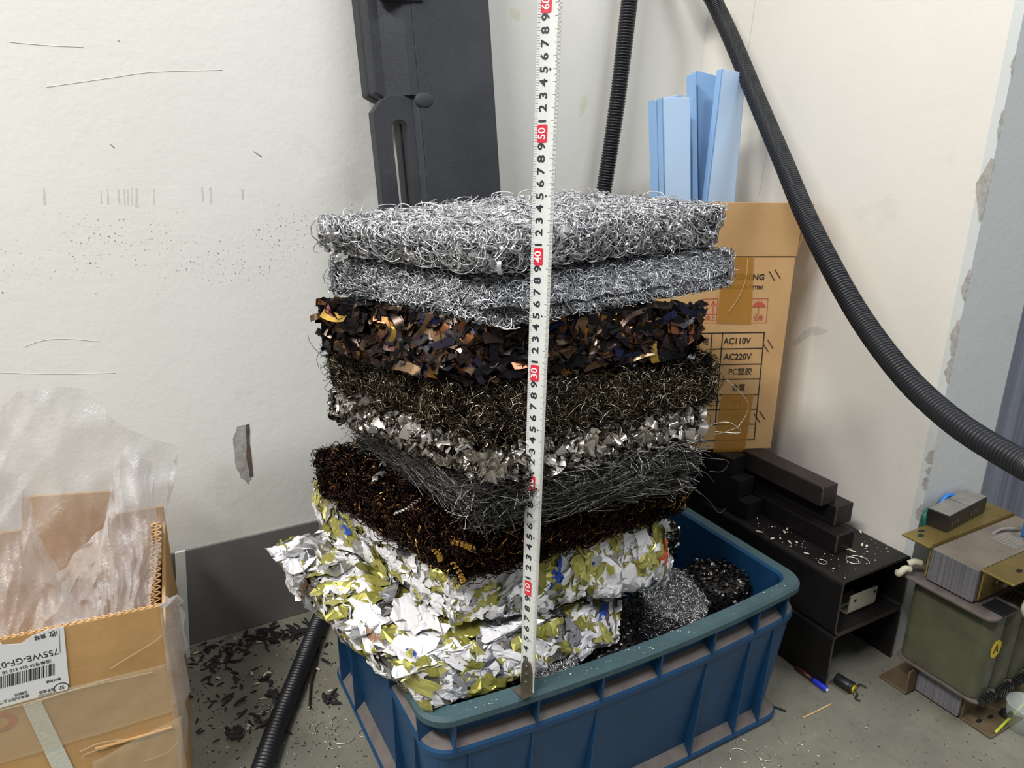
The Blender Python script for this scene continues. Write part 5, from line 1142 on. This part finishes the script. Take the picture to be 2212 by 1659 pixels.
clus = [(480, 1410, 70, 22, 46), (450, 1440, 45, 18, 22), (610, 1368, 60, 16, 62), (570, 1385, 70, 14, 26), (510, 1585, 28, 15, 26), (718, 1510, 22, 18, 22), (580, 1470, 14, 9, 12), (590, 1505, 14, 12, 14), (560, 1550, 26, 16, 12), (670, 1360, 20, 20, 22), (500, 1510, 90, 60, 34), (700, 1400, 20, 40, 10), (780, 1640, 25, 10, 6), (440, 1530, 20, 8, 5), (690, 1600, 60, 40, 8)]
for cx_, cy_, sx_, sy_, n in clus:
    for _ in range(n):
        x, y = rng.normal(cx_, sx_*.6), rng.normal(cy_, sy_*.6)
        p = oz(x, y, 0)
        if p[1] > -.012 or p[0] < -.885: continue
        if p[0] > X0-.004 and p[0] < X1 and p[1] > Y0-.01 and p[1] < Y1+.01: continue
        spots.append(p)
for p in spots[:290]:
    o_ = bpy.data.objects.new('rubber_chip', fm[rng.integers(4)]); COL.objects.link(o_); o_.location = (p[0], p[1], rng.choice([0, 0, .001, .002])); o_.rotation_euler = (0, rng.normal(0, .06), rng.uniform(0, PI*2)); s = rng.uniform(.4, .8); o_.scale = (s, s, s)
    tag(o_, 'small black flake on the grey floor left of the blue crate', 'flake', 'black flakes on the floor left of the crate')
for x, y in ((424, 1413), (590, 1381), (545, 1458), (582, 1456), (686, 1448), (660, 1447), (714, 1495), (573, 1460), (536, 1576), (556, 1480), (686, 1382), (538, 1570), (690, 1358), (472, 1468), (560, 1390)):
    p = oz(x, y, 0); o_ = bpy.data.objects.new('pale_chip', wm[rng.integers(2)]); COL.objects.link(o_); o_.location = (p[0], p[1], .0015); o_.rotation_euler = (0, 0, rng.uniform(0, PI)); tag(o_, 'small pale splinter on the grey floor left of the blue crate', 'splinter', 'pale splinters on the floor left of the crate')
root = empty('broken_trim', oz(670, 1480, 0), 'thin black strip with a torn white core lying beside the floor hose', 'strip')
L = [oz(690, 1400, .002), oz(682, 1440, .002), oz(672, 1480, .002), oz(668, 1530, .002)]; tube_obj('strip_body', L, .0035, 'chip_black', root, flat=(1, .45)); tube_obj('torn_core', [q+np.array([-.0005, -.001, .0016]) for q in L[1:]], .0012, 'chip_white', root)
# bright curls on the floor
M['floorcurl'] = plain('bright_floor_curl', srgb(216, 210, 198), .3, .7, .05)
def curl(cx_, cy_, r, turns, label, w=.0006, z=.0012, group='bright metal curls on the floor'):
    p = oz(cx_, cy_, z); a0 = rng.uniform(0, 6); tt = np.linspace(0, turns*2*PI, 20); P = np.stack([p[0]+r*(1+.08*tt)*np.cos(tt+a0), p[1]+r*(1+.08*tt)*np.sin(tt+a0), z+0*tt], 1)
    V, F = tube(P, w, 6); tag(npmesh('metal_curl', V, F, 'floorcurl', None, (p[0], p[1], 0)), label, 'metal curl', group)
side_l = 'thin bright metal curl on the floor between hose and crate'; side_f = 'thin bright metal curl on the floor in front of the blue crate'
for x, y, r, t_ in ((788, 1582, .0055, 1.1), (690, 1568, .012, .35), (704, 1572, .012, .3), (740, 1586, .014, .35), (738, 1576, .008, .4), (575, 1528, .007, .8), (566, 1522, .010, .4), (560, 1552, .008, .5), (734, 1555, .009, .2), (725, 1605, .008, .3), (695, 1615, .008, .3)): curl(x, y, r, t_, side_l)
for x, y, r, t_ in ((1599, 1634, .0095, .8), (1565, 1580, .009, .4), (1543, 1594, .007, .5), (1487, 1620, .006, .8), (1494, 1650, .010, .5), (1655, 1635, .006, .5), (1648, 1628, .008, .4), (1714, 1590, .016, .25), (1730, 1615, .005, .5), (1608, 1590, .006, .3), (1605, 1606, .007, .3), (1656, 1650, .006, .4), (1510, 1600, .006, .3), (1560, 1570, .008, .5)): curl(x, y, r, t_, side_f)
for x, y, r, t_ in ((2072, 1612, .014, .2), (1870, 1562, .008, .12)): curl(x, y, r, t_, 'single bright metal sliver on the bare floor before the transformer' if x > 2000 else 'single bright metal sliver on the bare floor before the channels', group=None)
# curls on the steel channel
for x, y, r, t_ in ((1842, 1210, .007, 1.0), (1856, 1212, .012, .4), (1776, 1214, .005, .9)):
    p = oz(x, y, TZ+.0012); a0 = rng.uniform(0, 6); tt = np.linspace(0, t_*2*PI, 20); P = np.stack([p[0]+r*(1+.05*tt)*np.cos(tt+a0), p[1]+r*(1+.05*tt)*np.sin(tt+a0), TZ+.0012+0*tt], 1); V, F = tube(P, .0007, 6)
    tag(npmesh('metal_curl', V, F, 'floorcurl', None, (p[0], p[1], TZ)), 'thin bright metal curl on top of the upper steel channel', 'metal curl', 'metal curls on the steel channel')
for x, y in ((1640, 1150), (1668, 1165), (1694, 1150), (1705, 1172), (1742, 1197), (1738, 1158), (1862, 1178), (1872, 1181), (1832, 1188), (1842, 1192), (1858, 1150), (1700, 1144)):
    p = oz(x, y, TZ); o_ = bpy.data.objects.new('pale_chip', wm[rng.integers(2)]); COL.objects.link(o_); o_.location = (p[0], p[1], TZ+.0002); o_.rotation_euler = (0, 0, rng.uniform(0, PI)); tag(o_, 'small pale metal flake lying on top of the upper steel channel', 'flake', 'pale flakes on the steel channel')
# fine grit: one scatter each
def grit(name, pts, mat, smin, smax, label, cat, z=0.):
    Vs, Fs, o = [], [], 0
    for p in pts:
        s = rng.uniform(smin, smax); a = rng.uniform(0, 6); e = rng.uniform(1, 2.6); c, sn = math.cos(a), math.sin(a)
        for u, v, h_ in ((-s*e, -s, 0), (s*e, -s*.7, 0), (s*e*.8, s, 0), (-s*e*.7, s*.8, 0), (0, 0, s*.9)): Vs.append((p[0]+u*c-v*sn, p[1]+u*sn+v*c, z+.0002+h_))
        Fs += [(o, o+1, o+4), (o+1, o+2, o+4), (o+2, o+3, o+4), (o+3, o, o+4)]; o += 5
    return tag(npmesh(name, np.array(Vs), np.array(Fs), mat, None, (pts[0][0], pts[0][1], z), smooth=False), label, cat, None, 'stuff')
def fpts(n, x0, x1, y0, y1, fn=None):
    out = []
    while len(out) < n:
        p = np.array([rng.uniform(x0, x1), rng.uniform(y0, y1), 0]); 
        if (X0-.002 < p[0] < X1+.002 and Y0-.018 < p[1] < Y1+.002) or p[0] > -.002 and p[1] > -.5: continue
        if fn is None or fn(p): out.append(p)
    return out
grit('dark_grit', fpts(700, -.885, -.70, -.52, -.01), 'chip_black', .0004, .0012, 'fine dark grit scattered over the floor left of the crate', 'grit')
grit('pale_grit', fpts(260, -.885, -.70, -.52, -.01), 'chip_white', .0003, .0008, 'fine pale grit scattered over the floor left of the crate', 'grit')
grit('dark_swarf_dust', fpts(260, -.50, .02, -.75, -.50), 'chip_black', .0003, .0009, 'fine dark swarf dust on the floor in front of the crate', 'grit')
grit('bright_swarf_dust', fpts(200, -.48, -.20, -.66, -.50), 'floorcurl', .0002, .0006, 'fine bright swarf dust on the floor in front of the crate', 'grit')
cp = [p for p in fpts(900, TX0+.006, -.006, TY0+.004, -.2) if p[0] < -.100 or p[0] > -.040 or p[1] < -.450]
grit('channel_swarf_dust', cp[:150], 'floorcurl', .0002, .0008, 'bright swarf flakes sprinkled on top of the upper steel channel', 'grit', TZ)
rp_ = [np.array([x, Y0+ybow(x, .2)+rng.uniform(.003, .015), 0]) for x in rng.uniform(X0+.03, X1-.02, 70)]
grit('rim_swarf_dust', rp_, 'floorcurl', .0002, .0005, 'bright swarf specks on the front rim of the blue crate', 'grit', HC)

# ---------------------------------------------------------------- light
def area(name, loc, target, sx, sy, power, col=(1, 1, 1)):
    l = bpy.data.lights.new(name, 'AREA'); l.shape = 'RECTANGLE'; l.size = sx; l.size_y = sy; l.energy = power; l.color = col
    o_ = bpy.data.objects.new(name, l); COL.objects.link(o_); o_.location = loc
    o_.rotation_euler = (Vector(target)-Vector(loc)).to_track_quat('-Z', 'Y').to_euler(); return o_
area('ceiling_lamp', (-2.0, -.85, 2.4), (-.8, -.3, .4), 1.3, .25, 56, (1, .985, .95))
area('ceiling_lamp', (.15, -1.55, 2.6), (-.2, -.3, .4), 1.3, .2, 24, (.93, .97, 1))
w = bpy.data.worlds.new('room_light'); SC.world = w; w.use_nodes = True
w.node_tree.nodes['Background'].inputs[0].default_value = (.87, .885, .9, 1); w.node_tree.nodes['Background'].inputs[1].default_value = .23
